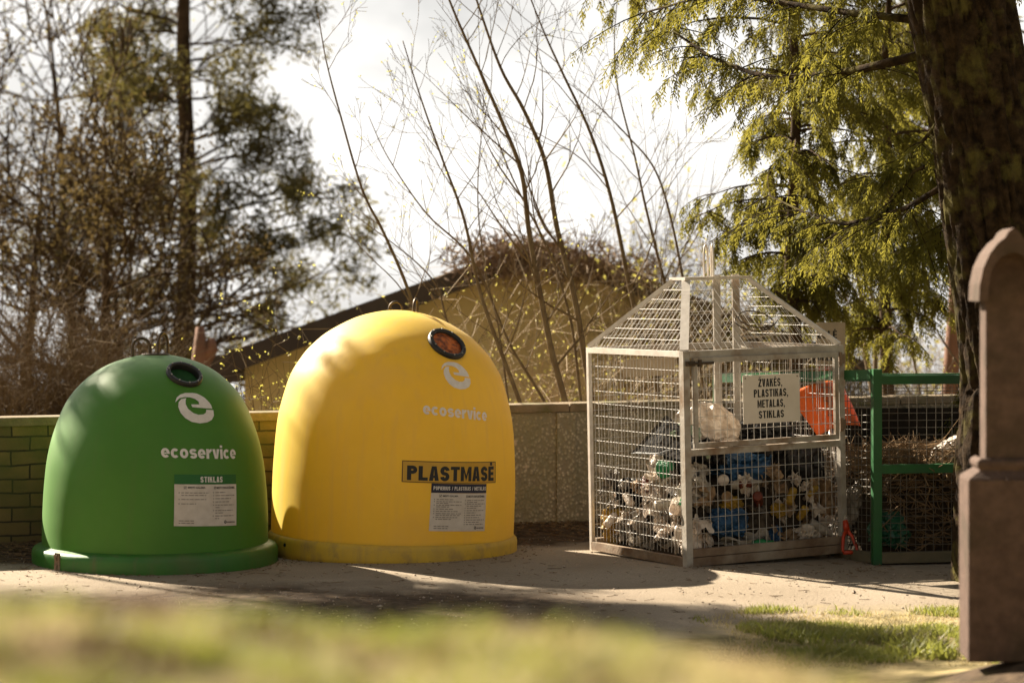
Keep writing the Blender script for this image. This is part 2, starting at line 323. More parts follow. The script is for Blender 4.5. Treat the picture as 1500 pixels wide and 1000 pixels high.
def build_ground():
    xs = np.unique(np.concatenate([np.linspace(-900, -40, 20), np.linspace(-40, -6, 35), np.linspace(-6, 6, 181), np.linspace(6, 40, 35), np.linspace(40, 900, 20)]))
    ys = np.unique(np.concatenate([np.linspace(-300, 0, 16), np.linspace(0, 24, 241), np.linspace(24, 70, 47), np.linspace(70, 1200, 40)]))
    X, Y = np.meshgrid(xs, ys); Z = ground_z(X, Y)
    nx, ny = len(xs), len(ys)
    idx = np.arange(nx * ny).reshape(ny, nx)
    Fq = np.stack([idx[:-1, :-1], idx[:-1, 1:], idx[1:, 1:], idx[1:, :-1]], axis=-1).reshape(-1, 4)
    mb = MB(); mb.add(np.stack([X, Y, Z], -1).reshape(-1, 3), Fq)
    m = bpy.data.materials.new('ground'); m.use_nodes = True
    nt = m.node_tree; N = nt.nodes; L = nt.links; p = N['Principled BSDF']; p.inputs['Roughness'].default_value = 0.95; p.inputs['Specular IOR Level'].default_value = 0.2
    tc = N.new('ShaderNodeTexCoord'); sep = N.new('ShaderNodeSeparateXYZ'); L.new(tc.outputs['Object'], sep.inputs[0])
    def nz(sc, d=6, ro=0.6):
        n = N.new('ShaderNodeTexNoise'); n.inputs['Scale'].default_value = sc; n.inputs['Detail'].default_value = d; n.inputs['Roughness'].default_value = ro
        L.new(tc.outputs['Object'], n.inputs['Vector']); return n.outputs['Fac']
    def ramp(f, a, b, ca, cb):
        r = N.new('ShaderNodeValToRGB'); r.color_ramp.elements[0].position = a; r.color_ramp.elements[1].position = b
        r.color_ramp.elements[0].color = (*ca, 1); r.color_ramp.elements[1].color = (*cb, 1); L.new(f, r.inputs['Fac']); return r.outputs['Color']
    def rng_(f, a, b, lo=0.0, hi=1.0):
        r = N.new('ShaderNodeMapRange'); L.new(f, r.inputs['Value'])
        for k, v in (('From Min', a), ('From Max', b), ('To Min', lo), ('To Max', hi)): r.inputs[k].default_value = v
        return r.outputs['Result']
    def mth(op, a, b):
        n = N.new('ShaderNodeMath'); n.operation = op
        for i, q in enumerate((a, b)):
            if isinstance(q, (int, float)): n.inputs[i].default_value = q
            else: L.new(q, n.inputs[i])
        return n.outputs['Value']
    def mix(f, a, b):
        n = N.new('ShaderNodeMixRGB'); L.new(f, n.inputs['Fac']); L.new(a, n.inputs['Color1']); L.new(b, n.inputs['Color2']); return n.outputs['Color']
    sand = ramp(nz(3.0), 0.35, 0.68, (0.28, 0.225, 0.165), (0.37, 0.305, 0.23))
    grit = ramp(nz(70, 3, 0.7), 0.42, 0.62, (0.23, 0.185, 0.135), (0.37, 0.305, 0.23))
    gn = N.new('ShaderNodeMixRGB'); gn.inputs['Fac'].default_value = 0.55; L.new(sand, gn.inputs['Color1']); L.new(grit, gn.inputs['Color2']); gravel = gn.outputs['Color']
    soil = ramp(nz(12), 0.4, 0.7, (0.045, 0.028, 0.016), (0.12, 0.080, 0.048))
    turf = ramp(nz(6), 0.38, 0.62, (0.15, 0.12, 0.05), (0.36, 0.285, 0.14))
    stain = N.new('ShaderNodeMixRGB'); L.new(rng_(nz(0.75, 5, 0.65), 0.46, 0.68, 0, 0.62), stain.inputs['Fac']); L.new(gravel, stain.inputs['Color1']); stain.inputs['Color2'].default_value = (0.175, 0.135, 0.09, 1); gravel = stain.outputs['Color']
    # soil strip along the wall
    dw = mth('SUBTRACT', sep.outputs['Y'], mth('MULTIPLY_ADD', sep.outputs['X'], WSL)); 
    nd = N.nodes if False else None
    ma = N.new('ShaderNodeMath'); ma.operation = 'MULTIPLY_ADD'; L.new(sep.outputs['X'], ma.inputs[0]); ma.inputs[1].default_value = -WSL; L.new(sep.outputs['Y'], ma.inputs[2])
    d0 = WY0 - WSL * WX0
    dist = mth('ADD', ma.outputs['Value'], mth('MULTIPLY', mth('SUBTRACT', nz(2.5), 0.5), 0.9))
    f_soil = rng_(dist, d0 - 1.35, d0 - 0.95)
    col = mix(f_soil, gravel, soil)
    f_path_shade = mth('MULTIPLY', rng_(mth('ADD', sep.outputs['Y'], mth('MULTIPLY', mth('SUBTRACT', nz(1.3), 0.5), 1.6)), 16.1, 15.3), rng_(sep.outputs['X'], 1.0, 0.2))
    col = mix(f_path_shade, col, soil)  # shadow band on the path, painted in with the soil colour
    # turf: the bank and the patch by the stone
    yn = mth('ADD', sep.outputs['Y'], mth('MULTIPLY', mth('SUBTRACT', nz(1.6), 0.5), 2.2))
    ynx = mth('SUBTRACT', yn, mth('MULTIPLY', rng_(sep.outputs['X'], 0.6, 2.0), 1.6))
    f_turf = rng_(ynx, 13.4, 12.7)
    col = mix(f_turf, col, turf)
    cd = N.new('ShaderNodeVectorMath'); cd.operation = 'DISTANCE'; L.new(tc.outputs['Object'], cd.inputs[0]); cd.inputs[1].default_value = (2.35, 10.9, 0.3)
    col = mix(rng_(mth('ADD', cd.outputs['Value'], mth('MULTIPLY', nz(3.0), 0.8)), 1.75, 1.25), col, soil)
    f_far = rng_(ma.outputs['Value'], d0 + 0.6, d0 + 1.6)
    far = ramp(nz(0.6), 0.35, 0.65, (0.16, 0.125, 0.07), (0.22, 0.18, 0.09))
    col = mix(f_far, col, far)
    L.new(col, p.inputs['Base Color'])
    b = N.new('ShaderNodeBump'); b.inputs['Strength'].default_value = 0.55; b.inputs['Distance'].default_value = 0.02; L.new(nz(45, 8, 0.7), b.inputs['Height']); L.new(b.outputs['Normal'], p.inputs['Normal'])
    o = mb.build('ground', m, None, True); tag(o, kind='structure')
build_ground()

# ------------------------------------------------------------------ walls behind the bins
ang = math.atan(WSL); wdir = Vector((math.cos(ang), math.sin(ang), 0)); wnor = Vector((-math.sin(ang), math.cos(ang), 0))
def brick_material():
    m = mat('mossy_yellow_brick', (0.2, 0.15, 0.07))
    nt = m.node_tree; N = nt.nodes; L = nt.links; p = N['Principled BSDF']; p.inputs['Roughness'].default_value = 0.9
    tc = N.new('ShaderNodeTexCoord'); mp = N.new('ShaderNodeMapping'); mp.inputs['Rotation'].default_value = (R(90), 0, 0)
    L.new(tc.outputs['Object'], mp.inputs['Vector'])
    b = N.new('ShaderNodeTexBrick'); b.inputs['Scale'].default_value = 1.0; b.inputs['Brick Width'].default_value = 0.27; b.inputs['Row Height'].default_value = 0.105
    b.inputs['Mortar Size'].default_value = 0.007; b.inputs['Color1'].default_value = (0.22, 0.145, 0.055, 1); b.inputs['Color2'].default_value = (0.12, 0.088, 0.036, 1); b.inputs['Mortar'].default_value = (0.035, 0.025, 0.015, 1)
    dn = N.new('ShaderNodeTexNoise'); dn.inputs['Scale'].default_value = 4; dn.inputs['Detail'].default_value = 5; L.new(mp.outputs['Vector'], dn.inputs['Vector'])
    dm = N.new('ShaderNodeMixRGB'); dm.blend_type = 'LINEAR_LIGHT'; dm.inputs['Fac'].default_value = 0.018; L.new(mp.outputs['Vector'], dm.inputs['Color1']); L.new(dn.outputs['Color'], dm.inputs['Color2']); L.new(dm.outputs['Color'], b.inputs['Vector'])
    n = N.new('ShaderNodeTexNoise'); n.inputs['Scale'].default_value = 3.5; n.inputs['Detail'].default_value = 8; L.new(tc.outputs['Object'], n.inputs['Vector'])
    r = N.new('ShaderNodeMapRange'); r.inputs['From Min'].default_value = 0.42; r.inputs['From Max'].default_value = 0.68; r.inputs['To Max'].default_value = 0.7; L.new(n.outputs['Fac'], r.inputs['Value'])
    mx = N.new('ShaderNodeMixRGB'); mx.inputs['Color2'].default_value = (0.065, 0.075, 0.02, 1); L.new(r.outputs['Result'], mx.inputs['Fac']); L.new(b.outputs['Color'], mx.inputs['Color1']); L.new(mx.outputs['Color'], p.inputs['Base Color'])
    bp = N.new('ShaderNodeBump'); bp.inputs['Strength'].default_value = 0.8; bp.inputs['Distance'].default_value = 0.012; bp.invert = True; L.new(b.outputs['Fac'], bp.inputs['Height'])
    bp2 = N.new('ShaderNodeBump'); bp2.inputs['Strength'].default_value = 0.4; bp2.inputs['Distance'].default_value = 0.01
    n2 = N.new('ShaderNodeTexNoise'); n2.inputs['Scale'].default_value = 40; L.new(tc.outputs['Object'], n2.inputs['Vector']); L.new(n2.outputs['Fac'], bp2.inputs['Height']); L.new(bp.outputs['Normal'], bp2.inputs['Normal'])
    L.new(bp2.outputs['Normal'], p.inputs['Normal'])
    return m
def concrete_material():
    m = mat('pebbled_concrete', (0.2, 0.15, 0.1))
    nt = m.node_tree; N = nt.nodes; L = nt.links; p = N['Principled BSDF']; p.inputs['Roughness'].default_value = 0.92
    tc = N.new('ShaderNodeTexCoord')
    v = N.new('ShaderNodeTexVoronoi'); v.inputs['Scale'].default_value = 34; L.new(tc.outputs['Object'], v.inputs['Vector'])
    r = N.new('ShaderNodeValToRGB'); e = r.color_ramp.elements; e[0].position = 0.12; e[0].color = (0.62, 0.52, 0.38, 1); e[1].position = 0.5; e[1].color = (0.27, 0.22, 0.15, 1); L.new(v.outputs['Distance'], r.inputs['Fac'])
    n = N.new('ShaderNodeTexNoise'); n.inputs['Scale'].default_value = 2.2; n.inputs['Detail'].default_value = 9; n.inputs['Roughness'].default_value = 0.65; L.new(tc.outputs['Object'], n.inputs['Vector'])
    mr = N.new('ShaderNodeMapRange'); mr.inputs['From Min'].default_value = 0.4; mr.inputs['From Max'].default_value = 0.62; mr.inputs['To Max'].default_value = 0.8; L.new(n.outputs['Fac'], mr.inputs['Value'])
    mx = N.new('ShaderNodeMixRGB'); mx.inputs['Color2'].default_value = (0.25, 0.215, 0.12, 1); L.new(mr.outputs['Result'], mx.inputs['Fac']); L.new(r.outputs['Color'], mx.inputs['Color1'])
    v2 = N.new('ShaderNodeTexVoronoi'); v2.inputs['Scale'].default_value = 13; L.new(tc.outputs['Object'], v2.inputs['Vector'])
    m2 = N.new('ShaderNodeMapRange'); m2.inputs['From Min'].default_value = 0.24; m2.inputs['From Max'].default_value = 0.14; m2.inputs['To Max'].default_value = 0.75; L.new(v2.outputs['Distance'], m2.inputs['Value'])
    mm = N.new('ShaderNodeMixRGB'); mm.inputs['Color2'].default_value = (0.60, 0.46, 0.33, 1); L.new(mx.outputs['Color'], mm.inputs['Color1'])
    sx = N.new('ShaderNodeSeparateColor'); L.new(v2.outputs['Color'], sx.inputs[0]); gt = N.new('ShaderNodeMath'); gt.operation = 'GREATER_THAN'; gt.inputs[1].default_value = 0.72; L.new(sx.outputs[0], gt.inputs[0])
    ml = N.new('ShaderNodeMath'); ml.operation = 'MULTIPLY'; L.new(gt.outputs[0], ml.inputs[0]); L.new(m2.outputs['Result'], ml.inputs[1]); L.new(ml.outputs[0], mm.inputs['Fac'])
    L.new(mm.outputs['Color'], p.inputs['Base Color'])
    b = N.new('ShaderNodeBump'); b.inputs['Strength'].default_value = 0.7; b.inputs['Distance'].default_value = 0.015; b.invert = True; L.new(v.outputs['Distance'], b.inputs['Height']); L.new(b.outputs['Normal'], p.inputs['Normal'])
    return m
M['brick'] = brick_material(); M['concrete'] = concrete_material()
M['coping'] = mat('mossy_coping', (0.26, 0.19, 0.12), (0.18, 0.135, 0.075), 7, 0.95, 0.4, 40, c3=(0.11, 0.11, 0.035), s3=3)
def wall(name, x0, x1, top, m, label, seams, overhang):
    p = Vector((x0, wall_y(x0), 0)); L = (x1 - x0) / math.cos(ang)
    root = empty(name, p, (0, 0, ang))
    b = MB(); b.box((L / 2, 0.10, (top - 0.07 - 0.6) / 2), (L, 0.20, top - 0.07 + 0.6)); b.build('wall_face', m, root)
    c = MB(); n = max(1, round(L / seams)); s = L / n
    for i in range(n):
        c.box((s * (i + 0.5), 0.10, top - 0.034 + random.uniform(-.003, .003)), (s - 0.008, 0.20 + 2 * overhang, 0.068))
    o = c.build('coping', M['coping'], root)
    mod = o.modifiers.new('bevel', 'BEVEL'); mod.width = 0.008; mod.segments = 2
    tag(root, label, 'wall')
    return root
wall('brick_wall', -9.0, -1.25, 0.985, M['brick'], 'mossy yellow brick wall behind the green bin', 0.9, 0.02)
wc = wall('concrete_wall', -1.25, 9.0, 1.005, M['concrete'], 'pebbly concrete wall with narrow coping behind the wire cage', 0.62, 0.025)
pier = MB()
for q in (1.80, 5.0): pier.box((q, -0.012, 0.45), (0.16, 0.03, 0.96))
pier.build('pilaster', M['concrete'], wc)

# ------------------------------------------------------------------ writing
def text_mesh(body, w, h, bold=0.0, space=1.0, align=0.0):
    """2D letters (list of verts, list of faces) fitted to a box of w x h centred on 0,0"""
    c = bpy.data.curves.new('lettering', 'FONT'); c.body = body; c.offset = bold; c.space_character = space; c.align_x = 'CENTER'; c.resolution_u = 3
    c.space_line = 1.0
    o = bpy.data.objects.new('lettering', c); COL.objects.link(o)
    dg = bpy.context.evaluated_depsgraph_get(); dg.update()
    me = bpy.data.meshes.new_from_object(o.evaluated_get(dg))
    V = np.array([v.co[:2] for v in me.vertices]); Fc = [tuple(p.vertices) for p in me.polygons]
    bpy.data.objects.remove(o); bpy.data.curves.remove(c); bpy.data.meshes.remove(me)
    lo = V.min(0); hi = V.max(0)
    V = (V - (lo + hi) / 2) / (hi - lo) * np.array([w, h])
    return V, Fc

# heavy block lettering, drawn stroke by stroke (no two faces overlap)
def _q(x0, y0, x1, y1): return [[(x0, y0), (x1, y0), (x1, y1), (x0, y1)]]
def _strip(pts, t, closed=False):
    P = np.array(pts, float); n = len(P)
    if closed: T = np.roll(P, -1, 0) - np.roll(P, 1, 0)
    else: T = np.gradient(P, axis=0)
    tt = np.broadcast_to(np.asarray(t, float), (n,)); N = np.stack([-T[:, 1], T[:, 0]], 1); N /= np.linalg.norm(N, axis=1, keepdims=True); A = P + N * tt[:, None] / 2; B = P - N * tt[:, None] / 2
    return [[tuple(A[i]), tuple(B[i]), tuple(B[(i + 1) % n]), tuple(A[(i + 1) % n])] for i in range(n if closed else n - 1)]
def _arc(cx, cy, rx, ry, a0, a1, n=12): return [(cx + rx * math.cos(R(a)), cy + ry * math.sin(R(a))) for a in np.linspace(a0, a1, n)]
def glyph(ch, w, t):
    h = t * 0.86; m = w / 2; rx = (w - t) / 2
    if ch == 'I': return _q(0, 0, t, 1), t
    if ch == 'L': return _q(0, 0, t, 1) + _q(t, 0, w * .92, h), w * .92
    if ch == 'T': return _q(0, 1 - h, w, 1) + _q(m - t / 2, 0, m + t / 2, 1 - h), w
    if ch in 'EĖ':
        g = _q(0, 0, t, 1) + _q(t, 0, w * .9, h) + _q(t, 1 - h, w * .9, 1) + _q(t, .5 - h / 2, w * .84, .5 + h / 2)
        if ch == 'Ė': g += _q(w * .45 - t * .45, 1.07, w * .45 + t * .45, 1.07 + t * .8)
        return g, w * .9
    if ch in 'PR':
        ry = (.56 - h) / 2; cy = 1 - h / 2 - ry
        g = _q(0, 0, t, 1) + _strip([(t, 1 - h / 2), (m, 1 - h / 2)] + _arc(m, cy, w / 2 - t / 2, ry, 78, -78, 12) + [(m, cy - ry), (t, cy - ry)], h * 1.06)
        if ch == 'R': g += [[(m - t * .45, .44), (m + t * .55, .44), (w * 1.04, 0), (w * 1.04 - t * 1.15, 0)]]
        return g, w
    if ch == 'S':
        ry = (1 - h) / 4; return _strip(_arc(m, 1 - h / 2 - ry, rx, ry, 5, 262, 16) + _arc(m, h / 2 + ry, rx, ry, 82, -175, 16), [h * 1.1] * 32), w
    if ch == 'O': return _strip(_arc(m, .5, rx, .5 - h / 2, 0, 345, 24), t, True), w
    if ch == 'G': return _strip(_arc(m, .5, rx, .5 - h / 2, 40, 330, 22), t) + _q(m, .36, w - t, .36 + h) + _q(w - t, .16, w, .36 + h), w
    if ch == 'U': return _strip([(t / 2, 1), (t / 2, .6)] + _arc(m, rx + h / 2, rx, rx, 180, 360, 14) + [(w - t / 2, .6), (w - t / 2, 1)], t), w
    if ch == 'V': return [[(0, 1), (t * 1.05, 1), (m, .22), (m, 0), (m - t * .55, 0)], [(m, .22), (w - t * 1.05, 1), (w, 1), (m + t * .55, 0), (m, 0)]], w
    if ch == 'A': return [[(0, 0), (t * 1.02, 0), (m, .80), (m, 1), (m - t * .6, 1)], [(m, .80), (w - t * 1.02, 0), (w, 0), (m + t * .6, 1), (m, 1)],
                          [(t * 1.02 + (m - t * 1.02) * .24, .19), (w - t * 1.02 - (m - t * 1.02) * .24, .19), (w - t * 1.02 - (m - t * 1.02) * .45, .36), (t * 1.02 + (m - t * 1.02) * .45, .36)]], w
    if ch == 'M':
        w = w * 1.28; m = w / 2; return _q(0, 0, t * .9, 1) + _q(w - t * .9, 0, w, 1) + [[(t * .9, 1), (t * .9, .62), (m, 0.0), (m, .40)], [(w - t * .9, .62), (w - t * .9, 1), (m, .40), (m, 0.0)]], w
    if ch == 'K': return _q(0, 0, t, 1) + [[(t, .34), (w * .98 - t * 1.05, 1), (w * .98, 1), (t, .62 - .62 * 0 - .0)], [(t + .10 * w, .52), (t + .34 * w, .66), (w * 1.03, 0), (w * 1.03 - t * 1.15, 0)]][:1] + [[(t + (w - t) * .28, .50), (t + (w - t) * .52, .74), (w * 1.04, 0), (w * 1.04 - t * 1.2, 0)]], w * 1.04
    if ch in 'ZŽ':
        g = _q(0, 1 - h, w, 1) + _q(0, 0, w, h) + [[(0, h), (t * 1.15, h), (w, 1 - h), (w - t * 1.15, 1 - h)]]
        if ch == 'Ž': g += [[(m - t * 1.0, 1.26), (m - t * .45, 1.26), (m, 1.16), (m, 1.05)], [(m, 1.16), (m + t * .45, 1.26), (m + t * 1.0, 1.26), (m, 1.05)]]
        return g, w
    if ch == ',': return [[(0, 0), (t * .9, 0), (t * .9, h), (0, h)], [(t * .35, -.001), (t * .1, -.16), (t * .45, -.16), (t * .9, -.001)]], t * .9
    if ch == '/': return [[(0, 0), (t * .7, 0), (w * .6, 1), (w * .6 - t * .7, 1)]], w * .6
    X = .72; k = w * .5; s_ = t * .92            # lower case, x-height .72
    if ch == 'o': return _strip(_arc(m, X / 2, rx, X / 2 - s_ / 2, 0, 345, 24), s_, True), w
    if ch == 'c': return _strip(_arc(m, X / 2, rx, X / 2 - s_ / 2, 42, 318, 20), s_), w * .96
    if ch == 'e':
        bh = .095; ix, iy = rx - s_ / 2, X / 2 - s_
        fx = ix * math.sqrt(max(0, 1 - (bh / iy) ** 2))
        return _strip(_arc(m, X / 2, rx, X / 2 - s_ / 2, -14, -14 + 334, 24)[:24], s_) + _q(m - fx * .97, X / 2 - bh * .75, m + fx * .97, X / 2 + bh * .45), w
    if ch == 's':
        ry = (X - s_ * .9) / 4; return _strip(_arc(m, X - s_ * .45 - ry, rx * .95, ry, 20, 262, 14) + _arc(m, s_ * .45 + ry, rx * .95, ry, 82, -160, 14), [s_ * .92] * 28), w * .95
    if ch == 'r': return _q(0, 0, t, X) + _strip([(t, X * .62), (t + .06, X * .80), (t + .15, X - s_ * .42), (t + .22, X - s_ * .40)], s_ * .9), t + .22
    if ch == 'v': return [[(0, X), (t * 1.1, X), (m, .24), (m, 0), (m - t * .55, 0)], [(m, .24), (w - t * 1.1, X), (w, X), (m + t * .55, 0), (m, 0)]], w
    if ch == 'i': return _q(0, 0, t, X) + _q(0, X + .10, t, X + .10 + t * .85), t
    return [], w * .55
def block_text(body, w, h, gw=0.56, t=0.2, gap=0.09):
    V = []; Fc = []; x = 0.0
    for ch in body:
        polys, adv = glyph(ch, gw, t)
        for p in polys:
            n = len(V); V += [(a + x, b) for a, b in p]
            area = sum(p[i][0] * p[(i + 1) % len(p)][1] - p[(i + 1) % len(p)][0] * p[i][1] for i in range(len(p)))
            f = tuple(range(n, n + len(p))); Fc.append(f if area > 0 else f[::-1])
        x += adv + gap
    V = np.array(V); lo, hi = V.min(0), V.max(0)
    return (V - (lo + hi) / 2) / (hi - lo) * np.array([w, h]), Fc

def wobble(a, z): return 1 + 0.0035 * np.sin(a * 3 + 0.7) * np.sin(z * 2.1) + 0.002 * np.sin(a * 7 + z * 5)
class Prof:
    """smooth lathe profile, measured along its own length"""
    def __init__(s, pts):
        P = np.array(pts, float); k = len(P); out = []
        for i in range(k - 1):
            p0 = P[max(i - 1, 0)]; p1 = P[i]; p2 = P[i + 1]; p3 = P[min(i + 2, k - 1)]
            if i + 2 >= k: p3 = np.array([-P[k - 2][0], P[k - 2][1]])
            for t in np.linspace(0, 1, 12, endpoint=False):
                out.append(0.5 * (2 * p1 + (p2 - p0) * t + (2 * p0 - 5 * p1 + 4 * p2 - p3) * t * t + (3 * p1 - p0 - 3 * p2 + p3) * t ** 3))
        out.append(P[-1]); A = np.array(out); A[:, 0] = np.maximum(A[:, 0], 0)
        s.r, s.z = A[:, 0], A[:, 1]
        s.s = np.concatenate([[0], np.cumsum(np.hypot(np.diff(s.r), np.diff(s.z)))])
    def s_at_z(s, z): return np.interp(z, s.z, s.s)
    def pos(s, sv): return np.interp(sv, s.s, s.r), np.interp(sv, s.s, s.z)
    def mapper(s, az, z, rot=0.0, off=0.004):
        sc = s.s_at_z(z); c, sn = math.cos(rot), math.sin(rot)
        def f(V):
            V = np.asarray(V, float); u = V[:, 0] * c - V[:, 1] * sn; v = V[:, 0] * sn + V[:, 1] * c
            r, zz = s.pos(sc + v); r2, z2 = s.pos(sc + v + 0.01); r1, z1 = s.pos(sc + v - 0.01)
            tr, tz = r2 - r1, z2 - z1; tl = np.hypot(tr, tz); nr, nz = tz / tl, -tr / tl
            a = az + u / np.maximum(r, 0.05)
            ro = r * wobble(a, zz) + nr * off
            return np.stack([ro * np.sin(a), -ro * np.cos(a), zz + nz * off], -1)
        return f
def from_faces(name, V, Fc, m, parent):
    me = bpy.data.meshes.new(name); me.from_pydata([tuple(v) for v in V], [], Fc); me.update()
    return link(name, me, m, parent)
def grid2d(w, h, nx, ny):
    X, Y = np.meshgrid(np.linspace(-w / 2, w / 2, nx + 1), np.linspace(-h / 2, h / 2, ny + 1))
    idx = np.arange((nx + 1) * (ny + 1)).reshape(ny + 1, nx + 1)
    Fq = np.stack([idx[:-1, :-1], idx[:-1, 1:], idx[1:, 1:], idx[1:, :-1]], -1).reshape(-1, 4)
    return np.stack([X.ravel(), Y.ravel()], -1), [tuple(int(q) for q in f) for f in Fq]
def merge2d(items):
    V = []; Fc = []; n = 0
    for v, f in items:
        V.append(np.asarray(v)); Fc += [tuple(i + n for i in q) for q in f]; n += len(v)
    return np.concatenate(V), Fc
def rect2d(x, y, w, h, nx=1): 
    v, f = grid2d(w, h, nx, 1); return v + np.array([x, y]), f
E1 = [(-1.07,.28),(-.93,.61),(-.71,.82),(-.43,.94),(0,.96),(.24,.91),(.43,.79),(.61,.65),(.75,.46),(.86,.30),(.93,.14),(.96,-.07),(.5,-.05),(-.21,.0),(-.25,.18),(.21,.18),(.21,.36),(.04,.54),(-.21,.64),(-.5,.66),(-.79,.57),(-.96,.39)]
E2 = [(-.43,.59),(-.71,.52),(-.89,.30),(-.96,0),(-.89,-.36),(-.68,-.68),(-.36,-.89),(.07,-.97),(.5,-.91),(.82,-.75),(.99,-.5),(1.01,-.16),(.57,-.14),(.52,-.32),(.36,-.43),(.07,-.46),(-.21,-.36),(-.46,-.11),(-.54,.18),(-.5,.44)]
def poly_tri(poly):
    bm = bmesh.new(); vs = [bm.verts.new((x, y, 0)) for x, y in poly]; bm.faces.new(vs)
    bmesh.ops.triangulate(bm, faces=bm.faces[:]); bm.verts.index_update()
    V = np.array([v.co[:2] for v in bm.verts]); Fc = [tuple(v.index for v in f.verts) for f in bm.faces]
    bm.free(); return V, Fc
def logo2d(w, h):
    V, Fc = merge2d([poly_tri(E1), poly_tri(E2)])
    return V * np.array([w / 2.0, h / 1.93]), Fc
def print_lines(w, rows, seed, x0=0.0, indent=0.0, gap=0.0):
    """rows of tiny printed words, too small to read in the photo"""
    rr = random.Random(seed); out = []
    for y, frac in rows:
        x = 0.0
        while x < w * frac:
            l = min(rr.uniform(0.012, 0.04), w * frac - x)
            if l > 0.004: out.append(rect2d(x0 + x + l / 2, y, l, 0.0055))
            x += l + 0.006
    return out

# ------------------------------------------------------------------ recycling bells
def bell(name, label, loc, tilt, prof, base_r, base_h, m_body, m_base, port, port_r, seg=224):
    root = empty(name, loc, tilt); tag(root, label, 'recycling bin')
    P = Prof(prof)
    ns = 110; S = np.linspace(0, P.s[-1], ns); r, z = P.pos(S); r[-1] = 0.0
    a = np.arange(seg) / seg * 2 * math.pi
    V = np.stack([r[:, None] * np.sin(a)[None], -r[:, None] * np.cos(a)[None], np.repeat(z[:, None], seg, 1)], -1)
    # hand-laid fibreglass: very slightly uneven
    wob = wobble(a[None], z[:, None])
    V[..., 0] *= wob; V[..., 1] *= wob
    pc = P.mapper(port[0], port[1], 0, 0)(np.array([[0, 0.0]]))[0]; pn = P.mapper(port[0], port[1], 0, 1.0)(np.array([[0, 0.0]]))[0] - pc
    V = V.reshape(-1, 3); dist = np.linalg.norm(V - pc, axis=1)
    idx = np.arange(ns * seg).reshape(ns, seg)
    Fq = np.stack([idx[:-1], np.roll(idx, -1, 1)[:-1], np.roll(idx, -1, 1)[1:], idx[1:]], -1).reshape(-1, 4)
    keep = (dist[Fq] > port_r * 0.84).all(1)
    mb = MB(); mb.add(V, Fq[keep]); mb.build('body', m_body, root, True)
    # base rim
    b = MB(); g = base_r
    b.lathe([(g - 0.05, -0.05), (g - 0.004, -0.05), (g, 0.0), (g, base_h * 0.62), (g - 0.006, base_h * 0.82), (g - 0.02, base_h * 0.94), (g - 0.045, base_h), (prof[0][0] - 0.01, base_h + 0.012)], 160, False)
    b.build('base_rim', m_base, root, True)
    # port: rubber ring with bolts round a dark throat
    q = Vector(pn).to_track_quat('Z', 'Y').to_matrix()
    def loc_pt(x, y, zz): return Vector(pc) + q @ Vector((x, y, zz))
    ring = MB(); n = 48; rp = [(port_r * 0.78, -0.03), (port_r * 0.78, 0.012), (port_r * 0.82, 0.02), (port_r * 0.96, 0.02), (port_r, 0.012), (port_r, -0.025)]
    VV = [loc_pt(rr * math.cos(2 * math.pi * j / n), rr * math.sin(2 * math.pi * j / n), zz) for rr, zz in rp for j in range(n)]
    ring.add([tuple(v) for v in VV], [(i * n + j, i * n + (j + 1) % n, (i + 1) * n + (j + 1) % n, (i + 1) * n + j) for i in range(len(rp) - 1) for j in range(n)])
    ro = ring.build('port_ring', M['rubber'], root, True)
    for j in range(10):
        aa = 2 * math.pi * (j + 0.3) / 10; bo = MB()
        c = loc_pt(port_r * 0.9 * math.cos(aa), port_r * 0.9 * math.sin(aa), 0.022)
        bo.tube([c, c + Vector(pn).normalized() * 0.006], [0.006, 0.005], 8); bo.build('bolt', M['bolt'], ro)
    return root, P, pc, q
def hook_loop(root, x, y, z, w, h, rot, r=0.011, m=None):
    pts = []; c, s = math.cos(rot), math.sin(rot)
    for t in np.linspace(0, 1, 5): pts.append((-w / 2, h * 0.55 * t - 0.04))
    for t in np.linspace(0, math.pi, 13)[1:-1]: pts.append((-w / 2 * math.cos(t), h * 0.55 - 0.04 + (h * 0.45) * math.sin(t)))
    for t in np.linspace(1, 0, 5): pts.append((w / 2, h * 0.55 * t - 0.04))
    mb = MB(); mb.tube([(x + u * c, y + u * s, z + v) for u, v in pts], r, 10); mb.build('lifting_hook', m or M['hook'], root, True)

GP = [(0.80, 0.11), (0.799, 0.20), (0.797, .33), (.785, .536), (.757, .76), (.70, .967), (.605, 1.17), (.44, 1.336), (.245, 1.432), (0, 1.473)]
g_root, gP, gpc, gq = bell('glass_recycling_bell', 'green dome-shaped glass recycling bin with a dark round hole', (-2.545, 17.27, 0.0), (0, 0, 0), GP, 0.87, 0.125, M['green_bin'], M['green_base'], (R(27 + 8.4), 1.338), 0.130)
hook_loop(g_root, -0.10, -0.02, 1.47, 0.125, 0.155, 0.25); hook_loop(g_root, 0.045, 0.05, 1.475, 0.125, 0.185, 1.15)
hp = MB(); hp.lathe([(0.10, 1.462), (0.10, 1.474), (0.0, 1.478)], 24, False); hp.build('top_plate', M['hook'], g_root, True)
throat = MB(); 
def disc_part(root, pc, q, r, depth, name, m, dome=0.0):
    mb = MB(); n = 40; V = [tuple(Vector(pc) + q @ Vector((0, 0, depth + dome)))]
    for rr in (0.5, 1.0):
        for j in range(n): V.append(tuple(Vector(pc) + q @ Vector((r * rr * math.cos(2 * math.pi * j / n), r * rr * math.sin(2 * math.pi * j / n), depth + dome * (1 - rr * rr)))))
    Ft = [(0, 1 + j, 1 + (j + 1) % n) for j in range(n)]; mb.add(V, Ft)
    mb.f.append(np.array([(1 + j, 1 + n + j, 1 + n + (j + 1) % n, 1 + (j + 1) % n) for j in range(n)]))
    return mb.build(name, m, root, True)
off_g = R(8.4)
